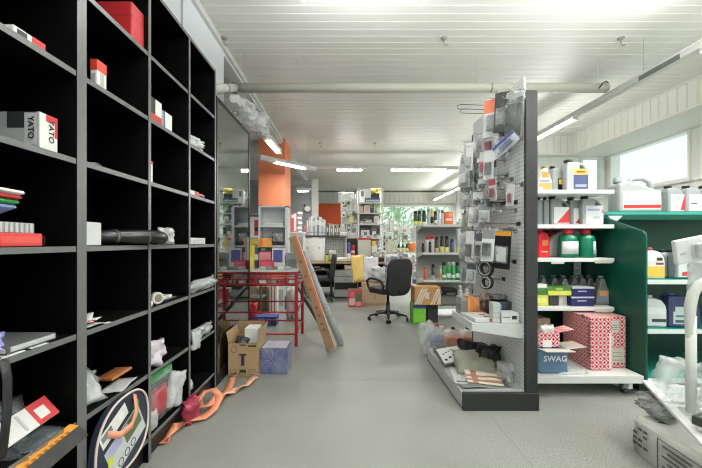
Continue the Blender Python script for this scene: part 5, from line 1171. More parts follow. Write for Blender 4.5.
def pack(y, z, xo, w, h, th, kind, label, rz=0.0, group=None, tilt=0.0, ln=None, hooked=True, seed=1, card=PAPER, acc=None, fillc=DARK, accf=.3, tint=(240, 242, 242)):
    """packet hanging at (xo, y) from a hook at height z; its face turned to the aisle (-x)"""
    xo = max(xo, .342 * y + .02)
    if hooked: peg(y, z, (GX1 - xo) + (.03 if ln is None else ln))
    xo = max(xo, .342 * y + .02) if hooked else xo
    q = thing('hung_packet', label, 'packet', (xo, y, z), group=group, rot=(tilt, R(3), R(-90) + rz))
    if kind == 'bag':
        MB().at((0, 0, -h)).pillow(w, h, th, seed, 8, .3).build('film', plastic(tint, .6), q)
        MB().at((0, 0, -h * .9)).pillow(w * .7, h * .65, th * .6, seed + 7, 5, .3).build('contents', fillc, q)
        MB().box((-w * .46, -.004, -.045), (w * .46, .004, -.0045)).build('header_card', card, q)
    else:
        MB().box((-w / 2, -.002, -h), (w / 2, .002, -.0045)).build('card', card, q)
        if acc: MB().box((-w / 2 + .002, -.0032, -h * accf), (w / 2 - .002, -.0018, -.006)).build('printed_band', acc, q)
        bl = MB().box((-w * .38, -th, -h * .86), (w * .38, -.002, -h * .40)).build('blister', plastic((240, 243, 243), .8, .12), q, bevel=.008)
        MB().box((-w * .28, -th * .8, -h * .82), (w * .28, -.003, -h * .44)).build('contents', fillc, bl, bevel=.006)
    return q
rn = random.Random(23)
SIL = M((176, 180, 180), .3, .4); OR2 = M((226, 120, 84), .5); WH = PAPER
# single packets one can pick out
q = pack(2.62, 2.29, 1.135, .16, .29, .03, 'card', 'large white packet with an orange picture hung at the top of the pegboard', R(42), card=M((206, 208, 206), .45), acc=OR2, fillc=GREY, accf=.36)
q = pack(2.55, 2.31, 1.165, .10, .30, .02, 'card', 'tall black backed packet behind the orange picture packet at the top', R(55), card=M((50, 52, 50), .5), fillc=M((70, 72, 66), .5))
q = pack(2.495, 2.29, 1.235, .13, .36, .05, 'bag', 'large crumpled clear bag at the top corner of the pegboard beside the black post', R(52), seed=3, fillc=M((70, 72, 70), .5), tint=(150, 153, 150))
q = pack(2.53, 2.25, 1.20, .12, .30, .06, 'bag', 'grey crumpled bag hung left of the large clear bag at the top corner', R(40), seed=4, fillc=M((60, 62, 60), .5), tint=(120, 122, 120))
q = pack(2.56, 1.96, 1.16, .19, .10, .03, 'card', 'blue and white flat packet slanting below the large clear bag', R(50), tilt=0, card=M((190, 194, 206), .4), acc=M((70, 84, 150), .5), fillc=M((60, 70, 110), .5)); q.rotation_euler = (0, R(-35), R(-50))
q = pack(2.56, 1.91, 1.165, .22, .05, .02, 'card', 'white flat pack of thin strips under the blue and white packet', R(50), hooked=False, card=M((220, 222, 222), .4), fillc=LGREY); q.rotation_euler = (0, R(-33), R(-50))
q = pack(2.50, 1.62, 1.20, .06, .16, .02, 'card', 'slim packet with dark red content near the black post below the blue packet', R(30), card=M((206, 206, 204), .45), fillc=M((130, 40, 46), .5))
q = pack(2.60, 1.44, 1.17, .02, .02, .01, 'card', 'tiny white tag on a bare hook below the slim dark red packet', R(30), card=WH, fillc=LGREY)
q = pack(2.60, 1.285, 1.19, .13, .29, .02, 'card', 'black and white packet with a yellow top hanging beside the black post', R(40), card=M((26, 27, 29), .4), acc=M((222, 160, 60), .5), fillc=M((200, 202, 204), .4), accf=.14)
q = pack(3.36, 1.48, 1.12, .09, .17, .05, 'bag', 'yellow green and dark packet at the far edge of the pegboard', R(20), seed=8, fillc=M((150, 158, 60), .5), card=M((90, 92, 60), .5))
q = pack(3.28, 1.30, 1.06, .13, .27, .05, 'bag', 'long dark filled clear packet hung at the far end of the middle row', R(25), seed=9, fillc=M((52, 52, 54), .5))
q = pack(2.80, 1.72, 1.14, .14, .10, .06, 'card', 'white open carton hung sideways in the middle of the pegboard', R(35), tilt=R(12), card=WH, fillc=M((70, 70, 72), .5))
q = pack(2.78, 1.93, 1.12, .08, .20, .03, 'card', 'white packet with a red bar in the upper middle of the pegboard', R(30), card=M((212, 212, 212), .45), acc=None, fillc=M((176, 40, 50), .5))
q = pack(2.70, 1.92, 1.13, .085, .23, .03, 'card', 'white packet with a dark clip right of the red barred packet', R(36), card=M((226, 228, 226), .45), fillc=M((92, 96, 96), .5))
q = pack(3.05, 1.90, .93, .14, .22, .04, 'card', 'white packet with a round white part at the far left of the upper row', R(20), card=M((186, 190, 190), .4), fillc=M((220, 222, 222), .4))
def row(y0, y1, n, z, xo, w, h, label, grp, kinds='cb', jz=.02, jx=.05, tints=None, seed=0):
    r2 = random.Random(seed)
    for i in range(n):
        y = y0 + (y1 - y0) * (i + .5) / n
        k = 'bag' if kinds[i % len(kinds)] == 'b' else 'card'
        c = r2.choice(tints or ((236, 238, 236), (214, 217, 216), (242, 243, 241), (176, 180, 180)))
        f = r2.choice(((40, 40, 42), (96, 98, 98), (190, 192, 190), (60, 58, 56), (140, 44, 50), (44, 46, 52)))
        pack(y, z + r2.uniform(-jz, jz), xo + r2.uniform(-jx, jx), w * r2.uniform(.85, 1.15), h * r2.uniform(.85, 1.15), r2.uniform(.02, .05), k, label, R(r2.uniform(5, 50)), grp, R(r2.uniform(-6, 6)), seed=seed * 9 + i, card=M(c, .45), fillc=M(f, .5), acc=M(r2.choice(((150, 154, 156), (180, 70, 70), (96, 100, 104))), .5) if i % 3 == 0 else None)
row(2.74, 3.36, 9, 2.05, 1.12, .10, .18, 'small silvery packet in the top row of crowded hooks on the pegboard', 'packets in the top row of hooks', seed=1, jx=.07, jz=.05)
row(2.74, 3.44, 9, 1.90, 1.13, .10, .20, 'small grey white packet in the second row of hooks on the pegboard', 'packets in the second row of hooks', seed=2, jx=.07, jz=.05)
row(2.62, 3.40, 10, 1.68, 1.15, .10, .16, 'grey white packet in the crowded third row of hooks on the pegboard', 'packets in the third row of hooks', seed=3, jx=.06, jz=.05)
row(2.80, 3.44, 7, 1.52, 1.16, .10, .16, 'packet in the fourth row of hooks toward the far edge of the pegboard', 'packets in the fourth row of hooks', seed=4, jx=.05)
row(2.64, 3.36, 13, 1.29, 1.16, .115, .25, 'white card packet in the full row at eye level on the pegboard', 'packets in the eye level row of hooks', seed=6, kinds='ccb', tints=((246, 247, 245), (234, 236, 234), (248, 248, 246), (206, 208, 206)))
row(3.00, 3.42, 4, .99, 1.16, .08, .20, 'slim packet in the lowest hanging row above the middle shelf', 'packets in the lowest row of hooks', seed=8)
for (y, z, ln) in ((2.60, 1.50, .2), (2.70, 1.53, .24), (2.78, 1.515, .2), (2.62, 1.05, .26), (2.72, 1.06, .24), (2.9, 1.05, .22), (2.56, 1.335, .24)): peg(y, z, ln, HKD)
# wire loops that stick out at the top
for (y, z, ln) in ((2.86, 2.33, .33), (2.90, 2.31, .29)):
    a = (GX1 + ox, y - GY0, z)
    MB().tube([(a[0], a[1], z), (a[0] - ln, a[1] + .0, z + .01), (a[0] - ln - .03, a[1] + .01, z + .0), (a[0] - ln - .02, a[1] + .015, z - .02), (a[0] - .02, a[1] + .012, z - .03)], .0028, 6).build('long_hook', HKD, t)
# reels below the eye level row
def reel(label, y, z, ro):
    peg(y, z + .0, .17, HKD)
    q = thing('hung_reel', label, 'reel', (GX1 - .14, y, z - ro * .55), rot=(0, R(-90), R(30)))
    mm = MB(); mm.lathe([(ro * .55, -.015), (ro, -.015), (ro, .015), (ro * .55, .015), (ro * .55, -.015)], 22); del mm.f[-2:]; del mm.mi[-2:]; del mm.sm[-2:]
    mm.build('ring', M((34, 35, 36), .4), q); MB().tube([(ro * .78 * math.cos(a), ro * .78 * math.sin(a), .016) for a in [k * math.pi / 10 for k in range(20)]], .005, 6, 0, True).build('rim', LGREY, q)
reel('upper black reel hung above the middle shelf of the pegboard stand', 2.82, 1.02, .07); reel('lower black reel hung above the middle shelf of the pegboard stand', 2.80, .90, .055)
# things on the middle shelf
def ms(nm, l, c, x0, x1, y0, y1, h, b, pr=(), z=SZ2, **k): return carton(nm, l, c, ((x0 + x1) / 2, (y0 + y1) / 2, z), x1 - x0, y1 - y0, h, b, pr, **k)
ms('flat_white_box', 'flat white carton with red and dark print on the middle shelf of the pegboard stand', 'box', .94, 1.13, 2.55, 2.78, .028, M((206, 208, 206), .5), [('t', .35, .3, .9, .7, M((226, 222, 220), .5)), ('t', .5, .45, .8, .6, M((206, 70, 60), .5)), ('t', .55, .2, .9, .28, DARK), ('f', .6, .1, 1, .9, M((190, 60, 64), .5))], rz=R(8))
ms('white_label_box', 'white carton with a dark square mark beside the black post on the middle shelf', 'box', 1.145, 1.27, 2.52, 2.62, .075, M((216, 218, 212), .5), [('f', .6, .35, .88, .7, DARK), ('f', .08, .5, .5, .6, GREY)])
ms('dark_tray_box', 'dark box with a blue label on top of the white carton beside the post', 'box', 1.14, 1.28, 2.66, 2.80, .13, M((56, 58, 60), .45), [('f', .1, .55, .5, .85, M((110, 150, 196), .5)), ('f', .55, .2, .95, .4, GREY)])
ms('grey_stack', 'pale grey stacked packs on the middle shelf left of the white carton', 'packs', 1.085, 1.14, 2.53, 2.6, .145, M((186, 190, 186), .5), [('f', 0, .24, 1, .26, GREY), ('f', 0, .49, 1, .51, GREY), ('f', 0, .74, 1, .76, GREY)])
ms('orange_box', 'orange carton on the middle shelf of the pegboard stand', 'box', 1.0, 1.045, 2.82, 2.9, .15, M((230, 146, 70), .5), [('f', .1, .1, .5, .9, M((240, 176, 110), .5))])
bag('orange_bag', 'orange and white small bag beside the orange carton on the middle shelf', 'bag', (1.075, 2.84, SZ2), .07, .14, .05, M((214, 146, 96), .45), seed=151, amp=.4)
ms('grey_carton', 'grey carton with dark print left of the orange carton on the middle shelf', 'box', .945, .99, 2.80, 2.94, .14, M((150, 152, 150), .5), [('l', .1, .2, .9, .6, GREY), ('f', .1, .2, .9, .8, M((120, 122, 120), .5))])
ms('dull_carton', 'dull grey carton behind the orange carton on the middle shelf', 'box', 1.05, 1.12, 2.86, 2.95, .15, M((126, 128, 126), .5), [('f', .1, .2, .9, .7, M((150, 152, 148), .5))])
can('white_bottle', 'short white bottle with a yellow label at the far corner of the middle shelf', 'bottle', (1.0, 2.94, SZ2), .022, .15, M((210, 212, 200), .4), M((200, 202, 196), .4), band=(YELLOW, .2, .6), capr=.5)
bag('crumpled_film', 'crumpled dark film with orange print right of the orange bag on the middle shelf', 'packet', (1.20, 2.88, SZ2), .14, .16, .08, M((150, 120, 104), .4), seed=155, amp=.5)
bag('grey_film', 'grey film packet lying on the dark box beside the post', 'packet', (1.21, 2.72, SZ2 + .13), .13, .05, .06, M((96, 98, 100), .35), seed=156, amp=.5)
# on the base
z = .135
bag('grey_cloth_bag', 'beige grey cloth bag lying on the base of the pegboard stand', 'bag', (1.06, 2.74, z), .33, .27, .11, M((162, 160, 144), .8), (R(-62), 0, R(-8)), 161, .3)
bag('black_bag', 'black crumpled bag behind the beige cloth bag on the base', 'bag', (1.19, 2.86, z), .19, .21, .11, M((18, 18, 19), .5), (R(-8), 0, R(-20)), 162, .4)
bag('black_mat', 'black folded mat at the far end of the pegboard stand base', 'mat', (1.13, 3.16, z), .22, .16, .08, M((24, 24, 25), .6), (R(-18), R(12), 0), 163, .4)
t9 = thing('framed_card', 'white printed card in a dark frame leaning at the far left of the base', 'card', (.945, 2.93, z + .03), rot=(R(-64), R(-6), R(10)))
MB().box((-.115, -.008, 0), (.115, .004, .2)).build('frame', M((90, 92, 88), .5), t9)
MB().box((-.10, -.0095, .015), (.10, -.0075, .185)).build('printed_card', M((214, 216, 210), .5), t9)
m = MB()
for i in range(4): m.box((-.08 + .045 * i, -.0105, .04 + .02 * i), (-.055 + .045 * i, -.009, .06 + .02 * i)); m.box((-.07 + .03 * i, -.0105, .11 + .012 * i), (-.055 + .03 * i, -.009, .122 + .012 * i))
m.build('marks', DARK, t9)
g = carton('open_tray', 'grey open carton tray at the far left edge of the base', 'tray', (.925, 3.2, z), .13, .36, .07, M((150, 150, 140), .65), flaps=True)
slip('white_sheet', 'white film sheet spread over the left edge of the base', 'sheet', (.96, 2.78, z), .2, .42, M((206, 208, 202), .4), (0, 0, R(-10)), 164, .03, .002)
slip('paper_sheet', 'cream sheet with red and dark print lying over the beige cloth bag', 'paper', (1.05, 2.62, z + .03), .26, .15, M((222, 212, 192), .6), (R(14), R(4), R(-8)), 165, .03, .002, prints=M((170, 120, 100), .6))
slip('dark_sheet', 'grey shiny sheet lying at the front of the base below the cream sheet', 'sheet', (1.03, 2.57, z), .36, .14, M((120, 122, 118), .35), (0, 0, R(4)), 166, .025, .002)
bag('clear_bag', 'crumpled clear bag on the base beside the black post', 'bag', (1.215, 2.62, z), .12, .15, .08, plastic((210, 212, 206), .6), (0, 0, R(-20)), 167, .5)

# ================================================================ WHITE SHELVES AND GREEN UNIT ON THE RIGHT
WX0, WX1, WF, WB = 1.40, 2.305, 2.95, 3.38
t = thing('white_shelf_unit', 'white metal shelf unit with bottles and red patterned cartons beside the pegboard stand', 'shelving unit', ((WX0 + WX1) / 2, WB, 0), group='white metal shelf units')
cx = (WX0 + WX1) / 2; hw = (WX1 - WX0) / 2
WZ = [.167, .644, 1.063, 1.35, 1.647]
SM = M((214, 215, 210), .42)
for k, z in enumerate(WZ):
    y0 = (2.66 if k == 0 else WF) - WB
    MB().box((-hw, y0, z - (.06 if k == 0 else .034)), (hw, -.03, z)).build('base_shelf' if k == 0 else 'shelf', SM, t, bevel=.004)
    if k in (1, 2): MB().box((hw - .17, y0 - .004, z - .045), (hw - .02, y0 - .0005, z - .018)).build('price_ticket', M((196, 194, 178), .5), t); 
    if k == 2: MB().box((-.09, y0 - .003, z - .05), (.02, y0, z - .03)).build('price_ticket', M((190, 190, 182), .5), t)
for x in (-hw + .03, -.11, hw - .04): MB().box((x - .03, -.028, .06), (x + .03, -.0, 1.70 if x < hw - .1 else 1.46)).build('upright', perf_mat((208, 209, 204), .05, .14), t)
for x in (-hw + .02, hw - .10): MB().prism([(-.70, .10), (-.04, .10), (-.04, .03), (-.60, .03), (-.70, .06)], x, x + .03, 'x').build('base_bracket', SM, t)
MB().box((-hw + .006, -.738, .0), (-hw + .03, -.70, .10)).build('base_bracket', SM, t)
for x, y in ((hw - .085, -.63), (-hw + .04, -.2), (hw - .085, -.15)):
    w_ = MB().at((x, y, .03), (0, R(90), 0)).lathe([(.024, -.014), (.03, -.010), (.03, .010), (.024, .014)], 16).build('caster', M((60, 61, 61), .4), t)
    MB().at((x, y, 0)).box((-.022, -.02, .03), (-.017, .02, .075)).box((.017, -.02, .03), (.022, .02, .075)).box((-.022, -.025, .07), (.022, .025, .078)).build('caster_fork', CHROME, w_)
GRN = M((0, 70, 55), .38, var=.04); GRNL = M((36, 140, 122), .35)
GX = 2.32; GB = 3.40
t = thing('green_shelf_unit', 'dark green metal shelf unit with canisters at the right edge', 'shelving unit', (GX, GB, 0))
MB().box((0, .0, 0), (1.4, .02, 1.44)).build('back_panel', GRN, t)
MB().box((-.93, -.0, .1), (-.0, .02, 1.44)).build('side_back_panel', GRN, t)
prof = [(-.73, .10), (-.73, 1.24)] + [(-.73 + .05 * (1 - math.cos(R(a))), 1.24 + .05 * math.sin(R(a))) for a in (30, 60, 90)] + [(-.25, 1.44), (0, 1.45), (0, .10)]
MB().prism(prof, 0, .022, 'x').build('side_panel', GRN, t)
MB().tube([(.011, -.732, .2)] + [(.011, u - .002, w + .002) for u, w in prof[1:6]], .0035, 6).build('panel_edge', M((30, 110, 92), .35), t)
MB().box((-.01, -.31, 1.445), (1.4, .03, 1.472)).build('top_shelf', M((60, 152, 136), .3), t)
MB().box((-.01, -.312, 1.40), (1.4, -.305, 1.446)).build('top_edge', GRN, t)
MB().prism([(.03, 1.435), (.165, 1.435), (.11, 1.385), (.075, 1.385)], -.316, -.308, 'y').build('pale_patch', M((186, 206, 196), .35), t)  # pale four-sided patch at the left end of the top edge
for k, z in enumerate((.886, .48, .12)):
    MB().box((.024, -.57 if k < 2 else -.68, z - .03), (1.4, -.002, z)).build('shelf', M((34, 134, 118), .3), t)
    MB().box((.024, (-.574 if k < 2 else -.684), z - .032), (1.4, (-.568 if k < 2 else -.678), z + .004)).build('price_rail', M((206, 220, 212), .35), t)
MB().box((.05, -.62, .0), (1.38, -.02, .09)).build('plinth', M((0, 52, 44), .5), t)
MB().box((.06, -.69, .082), (.12, -.684, .12)).build('price_ticket', PAPER, t)
# ---- bottles ------------------------------------------------------------------------
def oil_jug(name, label, cat, loc, rz, w, h, d, body, cap, lab, accent=None, handle=True, group=None, conical=False, txt=None, cap_x=-.3):
    t = thing(name, label, cat, loc, rz, group)
    W_ = w / 2
    if conical: out = [(-W_, 0), (W_, 0), (W_, h * .34), (w * .18, h * .80), (w * .16, h * .86), (-w * .16, h * .86), (-w * .18, h * .80), (-W_, h * .34)]; cx_ = 0
    else: out = [(-W_, 0), (W_, 0), (W_, h * .55), (w * .44, h * .70), (w * .28, h * .84), (w * .02, h * .90), (cap_x * w + w * .17, h * .90), (cap_x * w - w * .17, h * .90), (-W_, h * .78)]; cx_ = cap_x * w
    m = MB()
    if handle: m.holed(out, [(w * .12, h * .66), (w * .36, h * .55), (w * .40, h * .62), (w * .28, h * .74), (w * .12, h * .80)], -d / 2, d / 2)
    else: m.prism(out, -d / 2, d / 2)
    b = m.build('body', body, t, bevel=min(.012, w * .08), seg=2)
    r = MB()
    for k in range(3): r.box((-W_ - .002, -d * .34 + k * d * .24, h * .08), (-W_ + .001, -d * .24 + k * d * .24, h * .72))
    r.build('grip_rib', body, t)
    MB().lathe([(min(d * .3, w * .17), 0), (min(d * .3, w * .17), h * .03), (min(d * .34, w * .19), h * .032), (min(d * .34, w * .19), h * .10), (min(d * .3, w * .17), h * .105)], 14, (cx_, 0, h * .85 if conical else h * .895)).build('cap', cap, t)
    l = MB(); ms_ = []
    for (u0, v0, u1, v1, mt) in lab:
        if mt not in ms_: ms_.append(mt)
        l.box((-W_ + u0 * w, -d / 2 - .0008 - .0004 * len(ms_), v0 * h), (-W_ + u1 * w, -d / 2 + .0005, v1 * h), ms_.index(mt))
    if accent:
        pts, mt = accent
        if mt not in ms_: ms_.append(mt)
        l.prism([(-W_ + u * w, v * h) for u, v in pts], -d / 2 - .0032, -d / 2, 'y', ms_.index(mt))
    if txt:
        s, u, v, size, mt = txt
        if mt not in ms_: ms_.append(mt)
        l.m = Matrix(((1, 0, 0, -W_ + u * w), (0, 0, -1, -d / 2 - .0036), (0, 1, 0, v * h), (0, 0, 0, 1))); l.text(s, size, ms_.index(mt))
    l.build('label', ms_, t)
    return t
GRB = M((124, 130, 130), .38); LGB = M((200, 204, 203), .4); BLK = M((26, 27, 28), .4)
OW = M((222, 224, 222), .45); YE = M((224, 186, 74), .45); RD = M((204, 48, 46), .45); BLB = M((70, 76, 116), .45)
K = WF + .12
# top shelf
z = WZ[4]
oil_jug('oil_bottle', 'white conical bottle with a brown label at the left of the top white shelf', 'bottle', (PX(543.5, K), K, z), R(-6), .118, .235, .075, OW, M((150, 120, 66), .45), [(.06, .04, .94, .30, M((196, 160, 96), .45)), (.1, .34, .8, .42, M((150, 150, 160), .5)), (.25, .5, .75, .72, M((196, 150, 62), .45))], None, False, conical=True)
oil_jug('oil_bottle', 'grey bottle with a black and yellow label just right of the white conical bottle', 'bottle', (PX(555, K + .05), K + .06, z), R(20), .12, .235, .08, M((150, 154, 152), .4), BLK, [(.45, .05, .98, .52, BLK), (.55, .3, .9, .48, YE)], None, False, cap_x=-.22)
oil_jug('oil_canister', 'grey canister standing behind the labelled bottles on the top white shelf', 'canister', (PX(563, K + .2), K + .2, z), R(40), .13, .23, .09, M((190, 193, 190), .4), LGREY, [(.2, .1, .9, .5, LGREY)], None, False)
oil_jug('oil_canister', 'large grey canister with a yellow and blue label on the top white shelf', 'canister', (PX(575, K), K + .02, z), R(-4), .185, .285, .12, M((172, 176, 175), .38), BLK, [(.32, .06, .98, .50, BLB), (.32, .50, .98, .68, YE), (.4, .12, .9, .2, M((150, 156, 190), .5)), (.45, .56, .85, .62, RD)], None, True, cap_x=-.26)
oil_jug('small_bottle', 'small pale bottle behind the large canister on the top white shelf', 'bottle', (PX(561, K + .1), K + .12, z), 0, .07, .18, .06, M((180, 182, 178), .4), GREY, [(.1, .1, .9, .5, LGREY)], None, False)
bag('clear_pack', 'small clear packet at the right end of the top white shelf', 'packet', (PX(589.5, K), K, z), .11, .07, .05, plastic((226, 228, 222), .35), seed=171, amp=.35)
t9 = thing('rolled_strip', 'white strip lying at the far left of the top white shelf', 'strip', (PX(537.5, K), K + .05, z)); MB().box((-.02, -.1, 0), (.02, .1, .03)).build('body', PAPER, t9, bevel=.004); MB().box((-.015, -.102, .004), (.015, -.1, .026)).build('end_face', LGREY, t9)
# second shelf
z = WZ[3]
for i, (px, l) in enumerate(((539.5, 'ribbed grey canister seen edge on, first from the black post on the second white shelf'), (546, 'ribbed grey canister seen edge on, second from the black post on the second white shelf'))):
    oil_jug('oil_canister', l, 'canister', (PX((541.5, 548.2)[i], K - .02) + .03, K + .12, z), R(80), .19, .255, .048, M((132, 138, 137), .38), BLK, [(.2, .1, .9, .5, LGB)], None, True, 'grey oil canisters on the second white shelf', cap_x=-.28)
oil_jug('oil_canister', 'grey canister with a white and red triangle label, left one on the second white shelf', 'canister', (PX(561.5, K), K + .06, z), R(4), .172, .258, .085, GRB, BLK, [(.14, .05, .97, .62, LGB)], ([(.3, .10, ), (.97, .10), (.97, .26), (.82, .40), (.74, .34), (.80, .26)], RD) if 0 else ([(.28, .08), (.96, .08), (.96, .56), (.62, .30)], RD), True, 'grey oil canisters on the second white shelf', cap_x=-.30)
oil_jug('oil_canister', 'smaller grey canister with a red triangle label, in the middle of the second white shelf', 'canister', (PX(578, K + .05), K + .10, z), R(8), .145, .255, .08, GRB, BLK, [(.2, .05, .97, .60, LGB)], ([(.32, .08), (.96, .08), (.96, .52), (.66, .30)], M((186, 40, 52), .45)), True, 'grey oil canisters on the second white shelf', cap_x=-.28)
oil_jug('oil_canister', 'grey canister with white face and blue writing, right on the second white shelf', 'canister', (PX(594, K), K + .05, z), R(-4), .18, .26, .09, M((148, 153, 152), .38), BLK, [(.16, .04, .97, .66, LGB), (.22, .48, .8, .56, M((150, 150, 190), .5)), (.5, .2, .8, .3, M((170, 176, 190), .5)), (.9, .4, .97, .52, M((206, 120, 116), .5))], None, True, 'grey oil canisters on the second white shelf', cap_x=-.28)
# third shelf
z = WZ[2]
oil_jug('oil_bottle', 'bright red bottle at the left end of the third white shelf', 'bottle', (PX(541.5, K), K, z), R(10), .11, .245, .07, M((206, 34, 48), .35), M((186, 26, 40), .4), [(.3, .42, .8, .62, M((220, 120, 60), .5)), (.2, .18, .8, .22, M((222, 190, 90), .5))], None, False, cap_x=-.1)
t9 = thing('round_canister', 'large round shouldered grey canister behind the green jars on the third white shelf', 'canister', (2.06, K + .09, z))
pts = [(-.225, 0), (.225, 0)] + [(.225 * math.cos(R(a)), 0.06 + .185 * math.sin(R(a))) for a in range(0, 181, 12)]
MB().prism(pts, -.035, .035).build('body', M((188, 194, 190), .35), t9, bevel=.012)
MB().box((.09, -.0375, .07), (.20, -.034, .17)).build('label', M((222, 224, 220), .45), t9); MB().box((.11, -.039, .14), (.19, -.037, .155)).build('label_line', NAVY, t9)
def jar(label, px, y, r, h, lab_):
    t = thing('coolant_jar', label, 'jar', (PX(px, y), y, z), R(6), 'green jars with red caps')
    MB().lathe([(r * .92, 0), (r, .01), (r, h * .62), (r * .9, h * .74), (r * .45, h * .80), (r * .45, h * .84)], 22).build('body', M((0, 112, 78), .3), t)
    MB().lathe([(r * .52, h * .82), (r * .54, h * .84), (r * .54, h * .97), (r * .46, h)], 18).build('cap', M((196, 30, 44), .4), t)
    a0, a1 = lab_; m = MB(); n = 12; vs = []
    for k in range(n + 1):
        a = R(a0 + (a1 - a0) * k / n)
        for zz in (h * .12, h * .56): vs.append(((r + .0015) * math.cos(a), (r + .0015) * math.sin(a), zz))
    m.add(vs, [(2 * k, 2 * k + 2, 2 * k + 3, 2 * k + 1) for k in range(n)], 0, True); m.build('label', M((218, 222, 218), .5), t, solid=.001)
    return t
jar('green jar with a red cap, half hidden behind the middle green jar', 552, K + .25, .072, .245, (-160, -60))
jar('green jar with a wide white label, front middle of the third white shelf', 568, K - .045, .075, .25, (-165, -40))
jar('green jar with a red cap, right of the front middle jar', 585.5, K - .04, .072, .25, (-80, 10))
jar('green jar with a red cap, peeping out behind between the two front jars', 576, K + .25,   .066, .245, (-120, -60))
# fourth shelf
z = WZ[1]
def wb(nm, l, c, px0, px1, h, zz, y, d, b, pr, rz=0): x0, x1 = PX(px0, y), PX(px1, y); return carton(nm, l, c, ((x0 + x1) / 2, y + d / 2, zz), x1 - x0, d, h, b, pr, rz)
YG = M((206, 208, 84), .5); DG2 = M((66, 116, 50), .5)
wb('yellow_carton', 'yellow carton with a green top at the left end of the fourth white shelf', 'box', 534, 548.5, .135, z, WF + .05, .12, YG, [('f', 0, .68, 1, 1, DG2), ('f', .15, .2, .85, .5, M((220, 222, 130), .5)), ('t', 0, 0, 1, 1, DG2)])
wb('white_carton', 'small white and green carton on top of the yellow carton', 'box', 535, 547, .05, z + .135, WF + .06, .1, PAPER, [('f', 0, 0, 1, .4, M((90, 130, 90), .5))])
wb('dark_carton', 'dark carton with a white end under the long green and yellow carton', 'box', 549, 558, .09, z, WF + .06, .12, M((40, 41, 40), .5), [('f', .1, .1, .9, .9, M((54, 54, 52), .5))])
wb('white_end_box', 'white carton between the dark carton and the navy cartons', 'box', 559, 567, .085, z, WF + .08, .12, M((206, 208, 204), .5), [('f', .5, .1, .9, .7, LGREY)])
wb('green_yellow_carton', 'long green and yellow carton lying on the dark and white cartons', 'box', 548.5, 572.5, .075, z + .09, WF + .04, .14, YG, [('f', 0, .55, 1, 1, DG2), ('f', .3, .62, .6, .9, M((150, 180, 90), .5)), ('t', 0, 0, 1, 1, M((70, 124, 54), .5))])
NV = M((30, 34, 84), .45)
for i, (l, zz) in enumerate((('lower navy carton of two stacked on the fourth white shelf', z), ('upper navy carton of two stacked on the fourth white shelf', z + .082))):
    wb('navy_carton', l, 'box', 571.5 + .8 * i, 594.5, .08, zz, WF + .03, .13, NV, [('f', 0, .86, 1, 1, M((190, 192, 196), .5)), ('f', .25, .5, .65, .64, M((160, 166, 200), .5)), ('t', 0, 0, 1, 1, M((196, 198, 200), .5))])
oil_jug('oil_bottle', 'dark grey bottle with an orange label at the right end of the fourth shelf', 'bottle', (PX(600.5, K), K, z), 0, .112, .265, .07, M((104, 108, 104), .35), M((110, 114, 110), .4), [(.1, .10, .9, .5, M((124, 128, 130), .5)), (.2, .3, .8, .46, M((206, 150, 84), .5)), (.25, .14, .75, .22, M((110, 130, 160), .5))], None, False, conical=True)
for i, (px, dy) in enumerate(((542, .22), (553, .24), (563, .2), (573, .24), (581, .22), (588.5, .24))):
    oil_jug('grey_bottle', ('first', 'second', 'third', 'fourth', 'fifth', 'sixth')[i] + ' dark grey bottle from the left standing behind the cartons of the fourth white shelf', 'bottle', (PX(px, WF + dy), WF + dy, z), 0, .11, .26, .07, M((96, 100, 100), .35), M((84, 88, 88), .4), [(.15, .1, .85, .45, GREY)], None, False, 'dark grey bottles behind the cartons', conical=True)
# base: red patterned cartons
z = WZ[0]; LAT = lattice_mat()
g = carton('red_lattice_carton', 'large carton with red lattice print turned corner forward on the base shelf', 'box', (2.06, 2.95, z), .17, .36, .425, LAT, [('f', .86, .04, .97, .7, M((228, 214, 212), .5))], bevel=.004)
MB().box((-.086, -.1, .40), (-.083, -.07, .43)).box((-.0865, -.165, .1), (-.0845, -.150, .38)).build('torn_edge', M((120, 96, 84), .7), g)
g = carton('red_lattice_carton', 'red lattice printed carton with pale labels at the right of the base shelf', 'box', (2.228, 3.0, z), .155, .34, .42, LAT, [('f', .15, .68, .62, .92, M((206, 200, 188), .55)), ('f', .12, .44, .36, .62, M((206, 200, 188), .55)), ('f', .18, .10, .88, .38, M((200, 196, 180), .55))], bevel=.004)
m = MB(); m.m = face_m('f', .155, .34, .42)
for i in range(6):
    for j in range(3): m.box((.032 + i * .016, .06 + j * .03, .002), (.042 + i * .016, .066 + j * .03, .0026))
for j in range(3): m.box((.03, .31 + j * .018, .002), (.08 + .01 * (j % 2), .314 + j * .018, .0026))
m.build('label_text', M((110, 106, 100), .6), g)
SWB = M((92, 122, 150), .5)
g = carton('blue_grey_carton', 'blue grey carton with white capital letters and an open flap on the base shelf', 'box', (PX(554, 2.70), 2.79, z), .222, .17, .19, SWB, [('f', .0, .0, 1, .08, M((80, 108, 136), .5))], texts=[('f', .56, .60, .064, 'SWAG', M((232, 236, 240), .5), 0)])
m = MB().at((.0, -.085, .19), (R(-4), R(0), 0)).box((-.111, -.10, .0), (.111, .0, .004)); m.build('flap', M((196, 188, 176), .65), g)
m = MB().at((.111, 0, .188), (0, R(-6), 0)).box((0, -.085, 0), (.15, .085, .004)); m.build('flap', M((190, 178, 166), .65), g)
g = carton('small_lattice_box', 'small open carton with red lattice print standing on the blue grey carton', 'box', (PX(548, 2.75), 2.80, z + .196), .165, .13, .115, LAT, [('f', .2, .0, .62, .5, M((226, 222, 216), .5))], flaps=True)
m = MB().at((.0825, 0, .115), (0, R(-12), 0)).box((0, -.065, 0), (.12, .065, .003)); m.build('flap', LAT, g)
